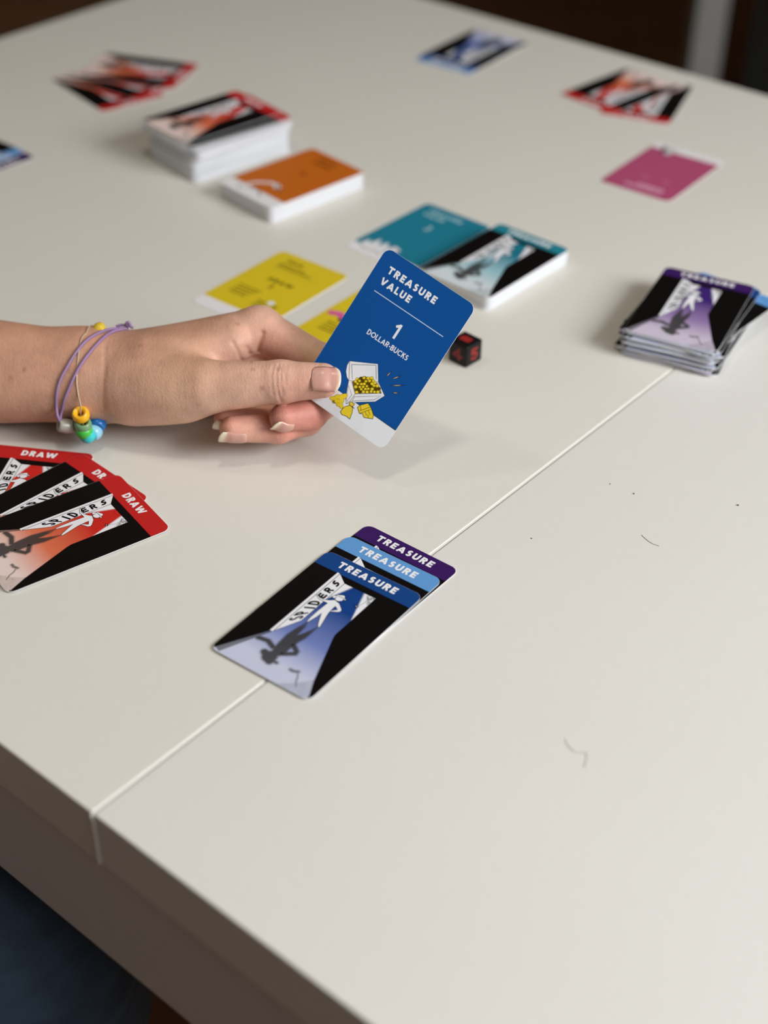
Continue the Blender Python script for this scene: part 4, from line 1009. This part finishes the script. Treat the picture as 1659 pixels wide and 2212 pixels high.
cols = [('yellow_bead', lin(246, 186, 30), (-.05, -.42, .90)), ('sage_bead', lin(120, 160, 118), (.05, -.25, .97)), ('green_bead', lin(74, 196, 78), (.15, -.1, .98)), ('turquoise_bead', lin(60, 206, 210), (.55, .35, -.6)), ('pale_blue_bead', lin(150, 214, 240), (.45, .85, 0)), ('blue_bead', lin(26, 116, 196), (.1, .95, .3))]
for (n_, c_, ax_), p_ in zip(cols, beads): place_bead(n_, BEAD, bmat('plastic_' + n_, c_, .15), p_, ax_, bb)
yb = f[0] + V3(4.0, 1.0, 1.0); place_bead('yellow_bead', BEAD, bmat('plastic_yellow_far', lin(226, 196, 60), .1), yb + V3(1.5, 9, -5.5), (.9, .2, .3), bb, 'yellow bead on the far side of the wrist')

# ------------------------------------------------------------------ the rest of the seated person, outside the picture but for one knee
def leg_sdf(P):
    c = lambda a, b, ra, rb: cone(P, V3(*a), V3(*b), ra, rb)
    d = smin(c((-650, 485, -200), (-190, 455, -205), 86, 64), c((-190, 457, -208), (-225, 470, -640), 61, 52), 40)
    d2 = smin(c((-650, 620, -200), (-225, 612, -207), 86, 64), c((-225, 613, -208), (-260, 625, -640), 61, 52), 40)
    d = smin(smin(d, d2, 12), c((-655, 490, -190), (-655, 615, -190), 100, 100), 40)
    w = np.sin(P[..., 0] * .05 + P[..., 2] * .09) * np.sin(P[..., 1] * .07 - P[..., 2] * .04)
    return np.maximum(d + 1.6 * w, P[..., 2] + 95)
LV, LQ = surface(leg_sdf, (-790, 360, -705), (-100, 740, -80), 8.0)
me = np_mesh('jeans', LV, LQ, POR); link('jeans', me, person, M_DENIM)
def shirt_sdf(P):
    c = lambda a, b, ra, rb: cone(P, V3(*a), V3(*b), ra, rb)
    d = smin(c((-650, 500, -110), (-640, 500, 210), 96, 96), c((-650, 605, -110), (-640, 605, 210), 96, 96), 70)
    d = smin(d, smin(c((-630, 690, 290), (-628, 415, 290), 52, 52), c((-620, 552, 330), (-618, 552, 360), 50, 46), 50), 60)
    d = smin(d, c((-600, 700, 285), (-512, 697, 175), 58, 52), 30); d = smin(d, c((-612, 405, 285), (-560, 380, 120), 58, 52), 30)
    return d + 2.0 * np.sin(P[..., 2] * .045 + P[..., 0] * .02) * np.sin(P[..., 1] * .05)
SV, SQ = surface(shirt_sdf, (-790, 310, -230), (-440, 790, 430), 8.0)
me = np_mesh('shirt', SV, SQ, POR); link('shirt', me, person, plain('dark_teal_shirt', (.05, .075, .085), .9, .2, .15, 40, .3, 400))
def head_sdf(P):
    c = lambda a, b, ra, rb: cone(P, V3(*a), V3(*b), ra, rb)
    d = smin(c((-622, 552, 340), (-612, 552, 440), 50, 52), c((-612, 552, 500), (-596, 552, 535), 76, 80), 30)
    d = smin(d, c((-560, 552, 470), (-548, 552, 452), 46, 34), 30)                       # jaw
    d = smin(d, c((-520, 552, 515), (-500, 552, 486), 7, 11), 10)                         # nose
    for s in (-1, 1):
        d = smin(d, c((-596, 552 + s * 78, 500), (-606, 552 + s * 84, 470), 13, 9), 8)    # ears
        d = d + 5 * np.exp(-((P - V3(-522, 552 + s * 30, 512)) ** 2).sum(-1) / 170)       # eye sockets
    d = d - 2.5 * np.exp(-((P - V3(-512, 552, 458)) ** 2 * V3(1, .35, 3)).sum(-1) / 130)  # lips
    return d
EV, EQ = surface(head_sdf, (-720, 440, 300), (-470, 665, 640), 4.0)
me = np_mesh('head', EV, EQ, POR); at = me.color_attributes.new('tint', 'FLOAT_COLOR', 'POINT')
at.data.foreach_set('color', np.tile(np.array([*lin(206, 160, 136), 1]), (len(EV), 1)).astype(np.float32).ravel()); me.materials.append(M_SKIN); head = link('head', me, person)
def hair_sdf(P):
    c = lambda a, b, ra, rb: cone(P, V3(*a), V3(*b), ra, rb)
    d = smin(c((-625, 552, 525), (-606, 552, 548), 86, 84), c((-655, 552, 520), (-668, 552, 380), 62, 50), 40)
    cut = c((-520, 552, 480), (-530, 552, 440), 66, 66)
    return np.maximum(d + .4 * np.sin(P[..., 1] * .25), -cut)
KV, KQ = surface(hair_sdf, (-760, 440, 310), (-480, 665, 660), 5.0)
link('hair', np_mesh('hair', KV, KQ, POR), head, plain('brown_hair', (.05, .028, .016), .6, .4, .3, 30))
for s in (-1, 1):
    bm = bmesh.new(); bmesh.ops.create_uvsphere(bm, u_segments=14, v_segments=10, radius=.0115); me = bpy.data.meshes.new('eye'); bm.to_mesh(me); bm.free(); me.polygons.foreach_set('use_smooth', [True] * len(me.polygons))
    o = link('eye', me, head, plain('eye_white', (.75, .73, .70), .2, .5)); o.location = (Vector((-533, 552 + s * 30, 512)) - Vector(POR)) * .001
    bm = bmesh.new(); bmesh.ops.create_uvsphere(bm, u_segments=12, v_segments=8, radius=.0062); me = bpy.data.meshes.new('iris'); bm.to_mesh(me); bm.free()
    i_ = link('iris', me, head, plain('brown_iris', (.045, .025, .015), .2, .5)); i_.location = (Vector((-526.5, 552 + s * 30 - 1, 509.5)) - Vector(POR)) * .001
    link('eyebrow', tube_mesh('eyebrow', [(Vector(p) - Vector(POR)) * .001 for p in ((-519, 552 + s * 16, 528), (-519, 552 + s * 30, 532), (-528, 552 + s * 46, 526))], .0032, 6), head, plain('brown_brow', (.06, .035, .02), .8, .2))
    link('eyelid', tube_mesh('eyelid', [(Vector(p) - Vector(POR)) * .001 for p in ((-524, 552 + s * 18, 512), (-520, 552 + s * 30, 518.5), (-529, 552 + s * 43, 511))], .0045, 6), head, plain('eyelid_skin', lin(196, 146, 124), .6, .3))
link('lips', tube_mesh('lips', [(Vector(p) - Vector(POR)) * .001 for p in ((-521, 530, 458.5), (-512.5, 543, 457), (-511, 552, 456), (-512.5, 561, 457), (-521, 574, 458.5))], [.0018, .0042, .0046, .0042, .0018], 8), head, plain('lips', lin(176, 104, 96), .5, .4))
def other_arm(P):                    # the other arm rests on the thigh
    c = lambda a, b, ra, rb: cone(P, V3(*a), V3(*b), ra, rb)
    d = smin(c((-585, 392, 200), (-545, 372, 40), 44, 35), c((-545, 372, 40), (-420, 455, -75), 34, 23), 14)
    d = smin(d, smin(c((-405, 463, -90), (-365, 445, -112), 20, 16), c((-405, 470, -90), (-365, 478, -112), 20, 16), 10), 16)
    for a, b, e in (((-362, 440, -112), (-328, 434, -120), (-306, 432, -133)), ((-360, 456, -110), (-320, 454, -118), (-296, 453, -132)), ((-360, 472, -111), (-322, 474, -119), (-299, 475, -133)), ((-364, 487, -114), (-334, 493, -122), (-315, 496, -134)), ((-398, 440, -102), (-372, 418, -116), (-350, 410, -128))):
        d = smin(d, smin(c(a, b, 10, 8.6), c(b, e, 8.6, 7.2), 3), 4)
    return d
AV, AQ = surface(other_arm, (-640, 310, -160), (-270, 530, 260), 2.5)
me = np_mesh('resting_arm', AV, AQ, POR); at = me.color_attributes.new('tint', 'FLOAT_COLOR', 'POINT')
at.data.foreach_set('color', np.tile(np.array([*lin(206, 160, 134), 1]), (len(AV), 1)).astype(np.float32).ravel()); me.materials.append(M_SKIN); link('resting_arm', me, person)
for dx, dy in ((0, 0), (-35, 155)):
    def shoe_sdf(P, dx=dx, dy=dy):
        d = smin(cone(P, V3(-232 + dx, 470 + dy, -700), V3(-100 + dx, 466 + dy, -712), 38, 34), cone(P, V3(-230 + dx, 470 + dy, -690), V3(-226 + dx, 470 + dy, -650), 40, 42), 20)
        return np.maximum(d, -739 - P[..., 2])
    FV, FQ = surface(shoe_sdf, (-300 + dx, 410 + dy, -745), (-40 + dx, 530 + dy, -600), 5.0)
    link('shoe', np_mesh('shoe', FV, FQ, POR), person, plain('dark_shoe', (.03, .03, .032), .6, .3))
# stool that the person sits on
st = empty('stool', wp(-655, 552, -740)); tag(st, 'plain dark wooden stool under the seated person', 'stool')
M_STOOL = plain('dark_stool_wood', (.10, .055, .03), .5, .4, .2, 30)
link('seat', box_mesh('seat', -.17, .17, -.19, .19, .405, .440, .012, 3), st, M_STOOL)
for sx in (-1, 1):
    for sy in (-1, 1): link('leg', box_mesh('leg', sx * .135 - .016, sx * .135 + .016, sy * .155 - .016, sy * .155 + .016, 0, .405, .003), st, M_STOOL)
